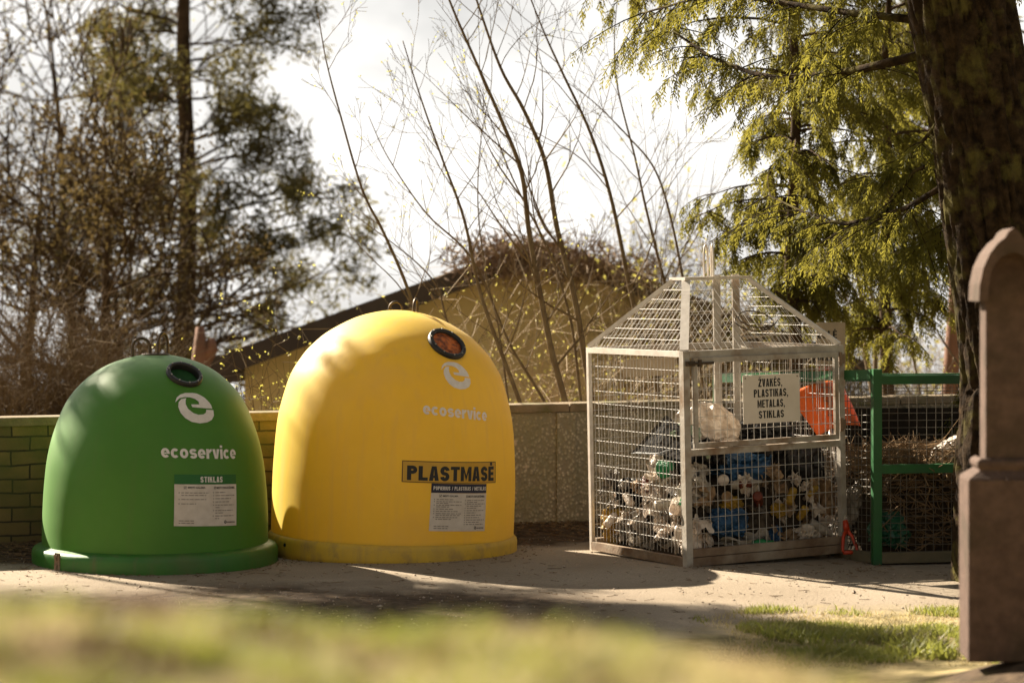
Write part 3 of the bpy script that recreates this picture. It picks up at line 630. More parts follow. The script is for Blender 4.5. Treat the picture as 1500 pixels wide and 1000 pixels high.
def decal(root, P, name, shape, m, az, z, rot=0.0, off=0.004):
    V, Fc = shape; return from_faces(name, P.mapper(az, z, rot, off)(V), Fc, m, root)
decal(g_root, gP, 'lettering', block_text('ecoservice', 0.58, 0.094, 0.60, 0.215, 0.05), M['decal_white'], R(25.1) + off_g, 0.817, R(-3.2))
decal(g_root, gP, 'logo', logo2d(0.27, 0.235), M['decal_white'], R(25.6) + off_g, 1.118, R(-3))
st_az = R(26.6) + off_g
st = decal(g_root, gP, 'sticker', grid2d(0.485, 0.285, 24, 8), M['sticker'], st_az, 0.453, R(-2.6))
stm = gP.mapper(st_az, 0.453, R(-2.6), 0.0055)
def shifted(shape, x, y): return shape[0] + np.array([x, y]), shape[1]
def on_sticker(mapf, name, shape, m, parent): return from_faces(name, mapf(shape[0]), shape[1], m, parent)
on_sticker(gP.mapper(st_az, 0.453, R(-2.6), 0.0035), 'sticker_header', shifted(grid2d(0.485, 0.066, 24, 3), 0, 0.1765), M['sticker_green'], st)
on_sticker(stm, 'lettering', shifted(block_text('STIKLAS', 0.175, 0.040, 0.55, 0.2, 0.10), 0.028, 0.176), M['decal_white'], st)
on_sticker(stm, 'heading', merge2d([shifted(text_mesh('☑ MESTI GALIMA', 0.155, 0.019, 0.02), -0.10, 0.121), shifted(text_mesh('☒ MESTI DRAUDŽIAMA', 0.18, 0.020, 0.02), 0.135, 0.121)]), M['ink'], st)
L_ = print_lines(0.21, [(0.085, .95), (0.068, .85), (0.040, .85), (0.010, .5)], 3, -0.195) + print_lines(0.165, [(0.087, .5), (0.066, 1), (0.045, .8), (0.023, .7), (0.001, .95), (-0.016, .2), (-0.036, .9), (-0.053, .4), (-0.073, .95), (-0.091, .2)], 5, 0.055) + print_lines(0.12, [(-0.106, .95), (-0.122, .9)], 6, -0.21)
L_ += [rect2d(0.040, y, 0.007, 0.007) for y in (0.087, 0.066, 0.045, 0.023, 0.001, -0.036, -0.073)] + [rect2d(-0.21, y, 0.007, 0.007) for y in (0.085, 0.04, 0.01)]
on_sticker(stm, 'small_print', merge2d(L_), M['ink_grey'], st)
on_sticker(stm, 'printed_logo', merge2d([shifted(logo2d(0.022, 0.022), 0.14, -0.115), shifted(text_mesh('ecoservice', 0.068, 0.013, 0.02), 0.19, -0.116)]), M['ink'], st)
lat = MB(); la = R(-50) + off_g; lr = 0.873
rotl = Matrix.Rotation(la, 3, 'Z')
lat.box(rotl @ Vector((0, -lr, 0.062)), (0.055, 0.012, 0.125), rotl); lat.box(rotl @ Vector((0, -lr - 0.012, 0.105)), (0.03, 0.018, 0.02), rotl); lat.box(rotl @ Vector((0, -lr - 0.012, 0.03)), (0.022, 0.018, 0.03), rotl)
for k in (0.02, 0.08): 
    c = rotl @ Vector((0, -lr - 0.006, k)); lat.tube([c, c + rotl @ Vector((0, -0.01, 0))], 0.008, 8)
lat.build('latch_plate', M['rust'], g_root)

YP = [(.898, .08), (.90, .2), (.90, .45), (.895, .62), (.877, .877), (.848, 1.048), (.785, 1.26), (.712, 1.389), (.645, 1.474), (.52, 1.585), (.33, 1.69), (.16, 1.741), (0, 1.757)]
y_root, yP, ypc, yq = bell('plastic_recycling_bell', 'large yellow dome-shaped plastic recycling bin with orange port flap', (-0.888, 17.95, 0.02), (0, R(1.5), 0), YP, 0.925, 0.115, M['yellow_bin'], M['yellow_base'], (R(37 + 2.8), 1.528), 0.148)
disc_part(g_root, gpc, gq, 0.115, -0.035, 'port_flap', M['green_flap'], -0.03)
fl = disc_part(y_root, ypc, yq, 0.122, -0.004, 'port_flap', M['orange_flap'], 0.012)
hook_loop(y_root, 0.125, 0.02, 1.75, 0.10, 0.13, 1.35); hook_loop(y_root, -0.03, 0.18, 1.735, 0.10, 0.12, 0.2, 0.009)
off_y = R(2.8)
decal(y_root, yP, 'lettering', block_text('ecoservice', 0.55, 0.09, 0.60, 0.215, 0.05), M['decal_white'], R(31.5) + off_y, 1.053, R(-6))
decal(y_root, yP, 'logo', logo2d(0.228, 0.215), M['decal_white'], R(34.2) + off_y, 1.31, R(-5))
pl_az = R(28.8) + off_y
plate = decal(y_root, yP, 'name_plate', grid2d(0.80, 0.152, 40, 6), M['plate_yellow'], pl_az, 0.625, R(-1.6))
plm = yP.mapper(pl_az, 0.625, R(-1.6), 0.0055)
on_sticker(plm, 'lettering', shifted(block_text('PLASTMASĖ', 0.735, 0.132, 0.62, 0.255, 0.075), 0.005, 0.004), M['ink'], plate)
bw = 0.005
on_sticker(plm, 'border', merge2d([rect2d(0, 0.0735, 0.795, bw, 40), rect2d(0, -0.0735, 0.795, bw, 40), (grid2d(bw, 0.14, 1, 6)[0] + np.array([-0.395, 0]), grid2d(bw, 0.14, 1, 6)[1]), (grid2d(bw, 0.14, 1, 6)[0] + np.array([0.395, 0]), grid2d(bw, 0.14, 1, 6)[1])]), M['ink'], plate)
s2_az = R(31.6) + off_y
s2 = decal(y_root, yP, 'sticker', grid2d(0.475, 0.27, 24, 8), M['sticker'], s2_az, 0.342, R(-2))
s2m = yP.mapper(s2_az, 0.342, R(-2), 0.0055)
on_sticker(yP.mapper(s2_az, 0.342, R(-2), 0.0035), 'sticker_header', shifted(grid2d(0.475, 0.066, 24, 3), 0, 0.1690), M['sticker_navy'], s2)
on_sticker(s2m, 'lettering', shifted(block_text('POPIERIUS / PLASTIKAS / METALAS', 0.45, 0.027, 0.6, 0.2, 0.12), 0.004, 0.169), M['decal_white'], s2)
on_sticker(s2m, 'heading', merge2d([shifted(text_mesh('☑ MESTI GALIMA', 0.15, 0.018, 0.02), -0.10, 0.115), shifted(text_mesh('☒ MESTI DRAUDŽIAMA', 0.175, 0.019, 0.02), 0.13, 0.115)]), M['ink'], s2)
L_ = print_lines(0.20, [(0.09, .65), (0.075, 1), (0.063, .5), (0.050, 1), (0.038, .5), (0.022, .7), (0.006, .9), (-0.010, 1), (-0.022, .95), (-0.037, .85), (-0.05, .6)], 13, -0.195) + print_lines(0.17, [(0.085, 1), (0.072, .6), (0.06, 1), (0.045, .8), (0.030, .5), (0.013, 1), (-0.003, .5), (-0.02, .8), (-0.037, .7), (-0.054, 1), (-0.07, .7), (-0.086, .95)], 15, 0.052) + print_lines(0.12, [(-0.10, .95), (-0.115, .9)], 16, -0.205)
L_ += [rect2d(0.038, y, 0.007, 0.007) for y in (0.085, 0.06, 0.03, 0.013, -0.003, -0.02, -0.037, -0.054, -0.07, -0.086)] + [rect2d(-0.21, y, 0.007, 0.007) for y in (0.09, 0.075, 0.05, 0.022, 0.006, -0.01, -0.037)]
on_sticker(s2m, 'small_print', merge2d(L_), M['ink_grey'], s2)
on_sticker(s2m, 'printed_logo', merge2d([shifted(logo2d(0.022, 0.022), 0.14, -0.11), shifted(text_mesh('ecoservice', 0.068, 0.013, 0.02), 0.188, -0.111)]), M['ink'], s2)
nub = MB(); na = R(-54); nr = 0.925
c = Vector((nr * math.sin(na), -nr * math.cos(na), 0.055)); nub.tube([c * 0.99, c * 1.006 ], 0.013, 10); nub.build('drain_plug', M['rubber'], y_root)

# ------------------------------------------------------------------ wire cage for mixed rubbish
CA = R(29.2); CW, CD, CH = 1.334, 1.284, 1.50
cage = empty('waste_cage', (1.223, 16.79, 0.005), (R(0.5), R(-1.1), CA))
cage.rotation_mode = 'XYZ'
cage.matrix_world = Matrix.Translation((1.223, 16.79, 0.005)) @ Matrix.Rotation(R(-1.1), 4, 'Y') @ Matrix.Rotation(R(0.45), 4, 'X') @ Matrix.Rotation(CA, 4, 'Z')
tag(cage, 'galvanised wire mesh cage with hipped roof, full of mixed rubbish', 'waste cage')
for (x, y) in ((0, 0), (CW, 0), (0, CD), (CW, CD)):
    pw_ = {(0, 0): .052, (CW, 0): .046, (0, CD): .03, (CW, CD): .03}[(x, y)]; p = MB(); p.box((x, y, CH / 2), (pw_, pw_, CH)); o = p.build('post', M['galv_light'] if (x, y) == (0, CD) else M['galv'], cage)
def rail(p0, p1, w, h, m=None, name='rail', up=(0, 0, 1)):
    b = MB(); b.bar(p0, p1, w, h, up); return b.build(name, m or M['galv'], cage)
e = 0.0255
rail((e, 0, 0.035), (CW - e, 0, 0.035), 0.045, 0.06, M['rust'], 'bottom_rail'); rail((e, -0.004, 0.098), (CW - e, -0.004, 0.098), 0.04, 0.055, M['rust'], 'bottom_rail')
rail((0, e, 0.035), (0, CD - .015, 0.035), 0.04, 0.06, M['rust'], 'bottom_rail'); rail((CW, e, 0.045), (CW, CD - e, 0.045), 0.045, 0.085, M['rust'], 'bottom_rail'); rail((e, CD, 0.045), (CW - e, CD, 0.045), 0.045, 0.085, M['rust'], 'bottom_rail')
rail((0.027, -0.002, 1.478), (CW - 0.027, -0.002, 1.478), 0.05, 0.048, None, 'top_rail'); rail((-0.002, 0.027, 1.48), (-0.002, CD - 0.016, 1.48), 0.04, 0.04, M['galv_light'], 'top_rail')
rail((CW, e, 1.478), (CW, CD - e, 1.478), 0.045, 0.045, None, 'top_rail'); rail((e, CD, 1.478), (CW - e, CD, 1.478), 0.045, 0.045, None, 'top_rail')
rail((e, -0.002, 0.795), (CW - e, -0.002, 0.795), 0.045, 0.045, None, 'middle_rail')
# hipped roof
RX0, RX1, RY0, RY1, RZ = CW / 2 - 0.275, CW / 2 + 0.275, CD / 2 - 0.085, CD / 2 + 0.085, 1.985
tops = {(0, 0): (RX0, RY0), (CW, 0): (RX1, RY0), (0, CD): (RX0, RY1), (CW, CD): (RX1, RY1)}
for (x, y), (tx, ty) in tops.items():
    rail((x, y, CH + 0.006), (tx, ty, RZ), 0.062 if (x, y) == (0, 0) else 0.04, 0.012 if (x, y) == (0, 0) else 0.03, M['galv_light'], 'hip_bar')
rail((RX0 - .02, RY0, RZ + 0.012), (RX1 + .02, RY0, RZ + 0.012), 0.04, 0.022, M['galv_light'], 'ridge_rail'); rail((RX0 - .02, RY1, RZ + 0.012), (RX1 + .02, RY1, RZ + 0.012), 0.04, 0.022, M['galv_light'], 'ridge_rail')
rail((RX0, RY0 + .022, RZ + 0.012), (RX0, RY1 - .022, RZ + 0.012), 0.04, 0.020, M['galv_light'], 'ridge_rail'); rail((RX1, RY0 + .022, RZ + 0.012), (RX1, RY1 - .022, RZ + 0.012), 0.04, 0.020, M['galv_light'], 'ridge_rail')
# mesh panels: welded wire, each panel one part
def panel(name, corner, U, W, nu, nv, m, r=0.0016, parent=None, u_off=0.0):
    corner = np.array(corner, float); U = np.array(U, float); W = np.array(W, float)
    n = np.cross(U, W); n /= np.linalg.norm(n)
    t = (np.arange(1, nu) / nu)[:, None] + rng.normal(0, 0.0025, (nu - 1, 1)); A = corner + t * U
    mb = MB(); mb.sticks(A, A + W, r, r, 5)
    t = (np.arange(1, nv) / nv)[:, None]; B = corner + t * W + n * (r * 2); mb.sticks(B, B + U, r * 1.15, r * 1.15, 5)
    return mb.build(name, m, parent or cage, True)
panel('mesh_panel', (0, 0.025, 0.085), (0, CD - 0.05, 0), (0, 0, 1.37), 27, 15, M['wire'])
panel('mesh_panel', (0.025, 0, 0.12), (CW - 0.05, 0, 0), (0, 0, 0.655), 22, 6, M['wire'], 0.0022)
panel('mesh_panel', (CW, 0.025, 0.085), (0, CD - 0.05, 0), (0, 0, 1.37), 24, 13, M['wire'])
panel('mesh_panel', (0.025, CD, 0.085), (CW - 0.05, 0, 0), (0, 0, 1.37), 26, 13, M['wire'])
def trap(name, b0, b1, t0, t1, nu, nv, m, skew=0):
    b0, b1, t0, t1 = [np.array(q, float) for q in (b0, b1, t0, t1)]
    # straight wires run square to the eave and are cut where they meet the hips
    mb = MB(); ed = b1 - b0; L = np.linalg.norm(ed); ed /= L
    up = (t0 + t1) / 2 - (b0 + b1) / 2; up -= ed * up.dot(ed); H = np.linalg.norm(up); up /= H
    x0, x1 = (t0 - b0).dot(ed), (t1 - b0).dot(ed)
    P0 = []; P1 = []
    for i in range(1, nu):
        x = L * i / nu; h = H
        if x < x0: h = H * x / x0
        if x > x1: h = H * (L - x) / (L - x1)
        P0.append(b0 + ed * x); P1.append(b0 + ed * x + up * h)
    n = np.cross(ed, up)
    for j in range(1, nv):
        h = H * j / nv; P0.append(b0 + ed * (x0 * h / H) + up * h + n * 0.005); P1.append(b0 + ed * (L + (x1 - L) * h / H) + up * h + n * 0.005)
    mb.sticks(P0, P1, 0.0020, 0.0020, 5); return mb.build(name, m, cage, True)
c00, c10, c01, c11 = (0, 0, CH), (CW, 0, CH), (0, CD, CH), (CW, CD, CH)
t00, t10, t01, t11 = [(*tops[k], RZ) for k in ((0, 0), (CW, 0), (0, CD), (CW, CD))]
trap('roof_mesh', c00, c10, t00, t10, 25, 6, M['wire']); trap('roof_mesh', c01, c00, t01, t00, 25, 7, M['wire'])
trap('roof_mesh', c10, c11, t10, t11, 25, 7, M['wire']); trap('roof_mesh', c11, c01, t11, t01, 25, 6, M['wire'])
# lifting gear
for q in (0.045, 0.215):
    b = MB(); b.box((CW / 2 + q, CD / 2, (0.42 + 2.02) / 2), (0.062, 0.014, 1.60)); b.build('lifting_bar', M['galv'], cage)
for q, w in ((-0.005, 0.0), (0.05, 0.9)):
    hook_loop(cage, CW / 2 + q - 0.03, CD / 2 + 0.01, 2.02, 0.052, 0.26, 0.4 + w, 0.0075, M['galv_light'])
# flap door on the front with its board
door = empty('door'); door.parent = cage
df = MB(); dx0, dx1, dz0, dz1, dy = 0.045, CW - 0.05, 0.845, 1.435, -0.036
for a, b, w in (((dx0, dy, dz0), (dx1, dy, dz0), 0.03), ((dx0, dy, dz1), (dx1, dy, dz1), 0.03)): df.bar(a, b, 0.03, 0.036)
for x in (dx0 + 0.014, dx1 - 0.014): df.box((x, dy, (dz0 + dz1) / 2), (0.032, 0.027, dz1 - dz0 - 0.037))
df.build('door_frame', M['galv'], door)
panel('door_mesh', (dx0, dy, dz0), (dx1 - dx0, 0, 0), (0, 0, dz1 - dz0), 22, 6, M['wire'], 0.0020, door)
lt = MB(); lt.tube([(0.0, dy - 0.025, 1.415), (0.20, dy - 0.03, 1.415)], 0.009, 8); lt.box((0.02, dy - 0.01, 1.415), (0.06, 0.03, 0.035)); lt.box((0.09, dy - 0.018, 1.415), (0.02, 0.03, 0.05))
lt.build('latch', M['hook'], door)
for z in (1.40, 0.93):
    h = MB(); h.tube([(CW - 0.02, dy - 0.006, z - 0.05), (CW - 0.02, dy - 0.006, z + 0.05)], 0.013, 8); h.box((CW - 0.005, dy + 0.002, z), (0.05, 0.012, 0.07)); h.build('hinge', M['rust'], door)
sx0, sx1, sz0, sz1 = (1085 - 1010) / 225 * CW, (1167 - 1010) / 225 * CW, 0.975, 1.315
sg = MB(); sg.box(((sx0 + sx1) / 2, dy - 0.024, (sz0 + sz1) / 2), (sx1 - sx0, 0.006, sz1 - sz0)); sign = sg.build('sign', M['sign'], cage)
def flat_text(body, w, h, x, y, z, m, parent, bold=0.02, name='lettering', space=1.0, yaw=None):
    V, Fc = block_text(body, w, h, 0.47, 0.185, 0.085)
    from_faces(name, np.stack([V[:, 0] + x, np.full(len(V), y), V[:, 1] + z], -1), Fc, m, parent)
sc = (sx0 + sx1) / 2; sy = dy - 0.0285
for t, w, z, h in (('ŽVAKĖS,', 0.205, 1.262, 0.080), ('PLASTIKAS,', 0.295, 1.182, 0.064), ('METALAS,', 0.235, 1.108, 0.064), ('STIKLAS', 0.215, 1.036, 0.054)):
    flat_text(t, w, h, sc - 0.005 if t != 'ŽVAKĖS,' else sc - 0.01, sy, z, M['ink'], sign, 0.05, space=1.12)
for x in (sx0 + 0.02, sx1 - 0.02):
    b = MB(); b.tube([(x, sy + 0.002, sz1 - 0.02), (x, sy - 0.003, sz1 - 0.02)], 0.005, 8); b.build('screw', M['rust'], sign)
bb = MB(); bb.box((0.51, CD - 0.03, 1.335), (0.45, 0.006, 0.135)); bb.build('back_board', M['sign_tan'], cage)

CM = cage.matrix_world.copy()
def cagept(x, y, z): return CM @ Vector((x, y, z))
# loop of cable left on the roof
cb = MB(); cp = []
for t in np.linspace(0, 2 * math.pi * 1.6, 50):
    lx = 0.70 + 0.15 * math.cos(t + 2.2) + 0.008 * t; ly = 0.17 + 0.075 * math.sin(t + 2.2) + 0.004 * t; zz = CH + 0.03 + (RZ - CH) * ly / RY0 * 0.98 
    cp.append(cagept(lx, ly, zz))
cb.tube(cp, 0.0045, 6); tag(cb.build('cable', M['hook'], None, True), 'dark loop of cable lying on the wire roof of the cage', 'cable')

# ------------------------------------------------------------------ rubbish inside the cage
def crumple(name, m, size, seed, rough=0.34, sub=4, freq=1.6, squash=(1, 1, 1)):
    bm = bmesh.new(); bmesh.ops.create_icosphere(bm, subdivisions=sub, radius=1.0)
    off = Vector((seed * 3.17, seed * 1.31, seed * 7.7))
    for v in bm.verts:
        p = v.co.normalized(); q = p * freq + off
        w = mnoise.noise_vector(q * 1.4); q2 = q + w * .6
        a1 = abs(mnoise.noise(q2 * 1.9)); a2 = abs(mnoise.noise(q2 * 4.3 + Vector((3, 1, 7)))); a3 = abs(mnoise.noise(q2 * 9.0))
        d = 1 + 1.0 * rough * mnoise.noise(q) + rough * (0.9 * (0.35 - a1) + 0.55 * (0.3 - a2) + 0.22 * (0.3 - a3)) * 1.5
        t_ = (mnoise.noise_vector(q * 3.1) * .5 + mnoise.noise_vector(q * 7.0) * .22) * rough
        p = p * d + t_
        v.co = Vector((p.x * size[0], p.y * size[1], p.z * size[2]))
    me = bpy.data.meshes.new(name); bm.to_mesh(me); bm.free()
    return link(name, me, m)
def film(name, m, size, seed, n=26):
    """a scrap of thin film crushed into folds"""
    V = []; off = Vector((seed * 5.1, seed * 2.3, seed * .7))
    for j in range(n + 1):
        for i in range(n + 1):
            u, v = i / n - .5, j / n - .5; q = Vector((u * 2.2, v * 2.2, 0)) + off
            w = mnoise.noise_vector(q * 1.1) * .62 + mnoise.noise_vector(q * 2.7) * .34 + mnoise.noise_vector(q * 6.0) * .12
            V.append((size[0] * (u * .8 + w.x), size[1] * (v * .8 + w.y), size[2] * (w.z * 1.3)))
    mb = MB(); mb.add(V, [(j * (n + 1) + i, j * (n + 1) + i + 1, (j + 1) * (n + 1) + i + 1, (j + 1) * (n + 1) + i) for j in range(n) for i in range(n)])
    return mb.build(name, m)
def onR(px, py, dep):   # behind the front (door) face of the cage
    lx = (px - 1010) / 224 * CW; z = (829 - 14 * lx - py) / 208
    return cagept(lx + dep * 0.12, dep, z)
def onL(px, py, dep):   # behind the sunlit side face
    ly = (1008 - px) / 140 * CD; z = (832 - 21 * ly - py) / (211 - 14 * ly)
    return cagept(dep, ly, z)
# solid heap underneath
hb = bmesh.new(); bmesh.ops.create_grid(hb, x_segments=60, y_segments=60, size=0.5)
for v in hb.verts:
    x = (v.co.x + 0.5); y = (v.co.y + 0.5); ed = min(x, 1 - x, y, 1 - y)
    h = 0.66 + 0.10 * mnoise.noise(Vector((x * 4, y * 4, 1))) - 0.16 * y + 0.06 * mnoise.noise(Vector((x * 14, y * 14, 3))) 
    h = h * min(1, (ed / 0.16)) ** 0.35 if ed > 0 else 0.0
    h -= 0.22 * max(0, 0.45 - x) * (y + .3)
    v.co = Vector((0.12 + x * (CW - 0.20), 0.14 + y * (CD - 0.22), max(h, 0.03)))
me = bpy.data.meshes.new('rubbish_heap'); hb.to_mesh(me); hb.free()
heap = link('rubbish_heap', me, mat('dark_rubbish', (0.018, 0.014, 0.011), (0.06, 0.045, 0.033), 16, 0.7, 0.6, 30, spec=0.1, c3=(0.11, 0.085, 0.06), s3=9)); heap.matrix_world = CM
tag(heap, 'dark mixed rubbish heaped on the floor of the wire cage', 'rubbish', kind='stuff')

BG = 'crumpled bags in the cage'
def bag(f, px, py, dep, size, m, label, seed, rot=(0, 0, 0), rough=0.34, group=None, name='plastic_bag', sub=4, freq=1.6):
    if rough >= .35 and m in (M['p_white'], M['p_clear'], M['p_grey'], M['p_tan']):
        o = film(name, m, tuple(q * 1.8 for q in size), seed, 48); dep += .035
    else: o = crumple(name, m, size, seed, rough, sub, freq)
    o.location = f(px, py, dep); o.rotation_euler = (rot[0], rot[1], rot[2] + CA)
    tag(o, label, 'plastic bag', group); return o
bag(onL, 938, 752, 0.14, (.11, .17, .17), M['p_white'], 'biggest crumpled white bag low in the sunlit side of the cage', 1, rough=.5)
bag(onL, 905, 768, 0.13, (.09, .12, .11), M['p_white'], 'small crumpled white bag beside the yellow bag in the cage', 2, rough=.5)
bag(onL, 884, 770, 0.10, (.08, .09, .11), M['p_yellow'], 'yellow plastic bag at the far bottom corner of the sunlit mesh', 3, rough=.4)
bag(onL, 934, 676, 0.16, (.07, .10, .09), M['p_white'], 'ragged white bag just under the black sheet in the cage', 4, rough=.55)
bag(onL, 985, 735, 0.13, (.10, .10, .10), M['p_white'], 'crumpled white bag against the near corner post at mid height', 5, rough=.5)
bag(onL, 975, 790, 0.12, (.10, .13, .10), M['p_clear'], 'cloudy clear bag on the cage floor by the near corner', 6, rough=.5)
bag(onL, 925, 795, 0.11, (.09, .12, .07), M['p_clear'], 'flattened cloudy bag along the bottom rail of the sunlit side', 7, rough=.5)
bag(onL, 895, 725, 0.18, (.10, .14, .09), M['p_black'], 'black bag behind the white ones at the far side of the cage', 8)
bag(onL, 962, 668, 0.34, (.16, .26, .12), M['p_black'], 'large black bag on top of the heap on the sunlit side', 9, rough=.3)
bag(onL, 912, 715, 0.12, (.07, .10, .05), M['p_tan'], 'torn brown paper bag on the sunlit side of the heap', 10, rough=.4)
bag(onL, 950, 715, 0.13, (.06, .07, .08), M['p_white'], 'twisted white bag above the biggest white bag in the cage', 11, rough=.6)
bag(onL, 995, 695, 0.15, (.07, .09, .08), M['p_clear'], 'cloudy bag with folds touching the near corner post, high up', 12, rough=.6)
bag(onL, 962, 765, 0.10, (.06, .08, .07), M['p_grey'], 'grubby grey bag between white bags on the sunlit side', 13, rough=.6)
bag(onL, 1000, 770, 0.10, (.07, .08, .08), M['p_white'], 'knotted white bag low beside the near corner post', 14, rough=.6)
bag(onR, 1080, 630, 0.40, (.24, .15, .16), M['p_white'], 'large white sack partly hidden by the lettered board', 21, (.1, .45, 0), rough=.22, freq=.9)
bag(onR, 1036, 640, 0.30, (.10, .10, .07), M['p_mint'], 'pale green bag in the lower corner of the cage door', 22, rough=.3)
bag(onR, 1150, 636, 0.36, (.22, .18, .10), M['p_black'], 'black bag on top of the heap below the lettered board', 23, rough=.3)
bag(onR, 1112, 688, 0.30, (.24, .17, .11), M['p_blue'], 'large blue bag slumped just below the cage middle rail', 24, rough=.3)
bag(onR, 1200, 690, 0.34, (.22, .16, .20), M['p_black'], 'big black bag filling the shaded side under the middle rail', 25, rough=.25)
bag(onR, 1045, 680, 0.30, (.13, .16, .13), M['p_black'], 'black bag left of the large blue bag', 26, rough=.3)
bag(onR, 1118, 708, 0.17, (.11, .08, .06), M['p_grey'], 'grey film crumpled in front of the large blue bag', 27, rough=.5)
bag(onR, 1077, 766, 0.10, (.15, .09, .10), M['p_blue'], 'small blue bag low in the middle of the cage front', 28, rough=.28)
bag(onR, 1084, 741, 0.12, (.07, .05, .05), M['p_yellow'], 'crushed yellow bag on top of the small blue bag', 29, rough=.4)
bag(onR, 1024, 792, 0.10, (.075, .07, .13), M['p_white'], 'upright white bag at the foot of the near corner post', 30, rough=.25)
bag(onR, 1110, 796, 0.09, (.24, .08, .07), M['p_clear'], 'long wrinkled cloudy film along the front bottom rail', 31, rough=.5)
bag(onR, 1205, 775, 0.12, (.16, .09, .09), M['p_white'], 'white bag low at the shaded end of the cage front', 32, rough=.35)
bag(onR, 1164, 742, 0.14, (.07, .06, .09), M['p_white'], 'thin white bag standing up mid height in the cage front', 33, rough=.5)
bag(onR, 1152, 748, 0.12, (.05, .04, .04), M['p_yellow'], 'scrap of yellow wrapper beside the thin white bag', 34, rough=.5)
bag(onR, 1035, 720, 0.14, (.09, .08, .09), M['p_clear'], 'cloudy bag behind the near corner post on the shaded front', 35, rough=.6)
bag(onR, 1110, 745, 0.16, (.11, .08, .05), M['p_grey'], 'grey bag between yellow wrapper and thin white bag', 36, rough=.5)
bag(onR, 1222, 735, 0.16, (.09, .10, .13), M['p_tan'], 'brown paper bag at the shaded end of the cage', 37, rough=.35)
bag(onR, 1147, 790, 0.12, (.05, .05, .07), M['p_blue'], 'greyish blue scrap of bag near the front bottom rail', 38, rough=.4)
bag(onR, 1058, 735, 0.15, (.06, .06, .06), M['p_grey'], 'small grey bag beside the round lids', 39, rough=.6)
bag(onR, 1175, 790, 0.12, (.10, .08, .06), M['p_tan'], 'flattened brown paper on the cage floor, shaded end', 40, rough=.5)
bag(onR, 1130, 668, 0.5, (.3, .25, .15), M['p_black'], 'black bag deep in the heap behind the blue one', 41, rough=.3)
# stiff black sheet with a lit fold sticking up over the heap
sh = MB(); q0, q1, q2, q3, q4 = onL(918, 668, .08), onL(966, 612, .10), onL(1003, 648, .14), onL(1000, 680, .10), onL(960, 668, .05)
pts = [q0, q1, q2, q3, q4]; thick = Vector((-.012, .008, .004))
sh.add([tuple(p) for p in pts] + [tuple(p + thick) for p in pts] , [(i, (i + 1) % 5, 5 + (i + 1) % 5, 5 + i) for i in range(5)]); sh.fs.append([0, 1, 2, 3, 4]); sh.fs.append([9, 8, 7, 6, 5])
tag(sh.build('plastic_sheet', M['p_black']), 'stiff folded black plastic sheet sticking up above the heap', 'plastic sheet')
# bottles, cups, candle holders
def lathe_thing(name, prof, m, loc, axis, label, cat, group=None, n=20):
    mb = MB(); mb.lathe(prof, n); o = mb.build(name, m, None, True); o.location = loc
    o.rotation_euler = Vector(axis).to_track_quat('Z', 'Y').to_euler(); tag(o, label, cat, group); return o
BOT = [(.028, 0), (.033, .006), (.033, .13), (.030, .15), (.016, .185), (.012, .20), (.013, .225)]
CUP = [(.030, 0), (.034, .004), (.042, .10), (.046, .104), (.044, .106), (.038, .10), (.030, .012)]
CAN = [(.024, 0), (.028, .006), (.030, .02), (.030, .085), (.027, .095), (.030, .10), (.030, .108), (.022, .110)]
gc = lathe_thing('plastic_tub', [(.05, 0), (.055, .005), (.065, .12), (.07, .125), (.066, .127), (.06, .12), (.05, .012)], M['p_green'], onL(974, 688, .10), (-.5, .75, -.1), 'bright green plastic tub tipped over under the black sheet', 'plastic tub')
lathe_thing('plastic_bottle', BOT, M['p_mint'], onL(978, 688, .16), (.6, -.4, .3), 'pale green bottle lying by the bright green tub', 'bottle')
lathe_thing('candle_holder', CAN, M['p_red'], onL(985, 716, .10), (.3, -.4, .8), 'orange red grave candle holder near the corner post', 'candle')
lathe_thing('candle_holder', CAN, M['p_red'], onL(932, 722, .10), (.1, .5, .8), 'orange red grave candle holder among the white bags', 'candle')
lathe_thing('cup_lid', [(.040, 0), (.042, .006), (.036, .012), (.03, .013), (.0, .012)], M['p_white'], onR(1071, 704, .10), (-.1, -1, .25), 'upper round white lid facing out of the cage front', 'lid')
lathe_thing('candle_holder', [(.034, 0), (.036, .05), (.040, .055), (.036, .056), (.03, .05), (.02, .03), (.0, .03)], M['p_tan'], onR(1074, 729, .10), (.1, -1, .15), 'round tan candle holder below the white lid', 'candle')
lathe_thing('plastic_bottle', BOT, M['p_clear'], onR(1195, 765, .09), (.8, .1, -.5), 'clear bottle lying on the white bag at the shaded end', 'bottle')
lathe_thing('plastic_bottle', BOT, M['p_green'], onR(1095, 800, .07), (.9, .2, .1), 'green bottle on the floor under the wrinkled film', 'bottle')
lathe_thing('plastic_bottle', BOT, M['p_clear'], onR(1085, 712, .14), (1, .1, .12), 'clear bottle lying beside the upper round lid', 'bottle')
lathe_thing('candle_holder', CAN, M['p_white'], onL(915, 742, .08), (-.3, .6, .5), 'white candle holder on the sunlit side, half buried', 'candle')
lathe_thing('plastic_cup', CUP, M['p_white'], onL(995, 752, .06), (-.6, -.3, .2), 'white cup mouth outward by the near corner post', 'cup')
lathe_thing('plastic_bottle', BOT, M['p_green'], onL(985, 752, .09), (.1, -.7, .6), 'dark green bottle leaning behind the near corner post', 'bottle')
lathe_thing('candle_holder', CAN, M['p_yellow'], onR(1180, 760, .10), (.3, -.5, .6), 'yellow candle holder left of the white bag, shaded end', 'candle')
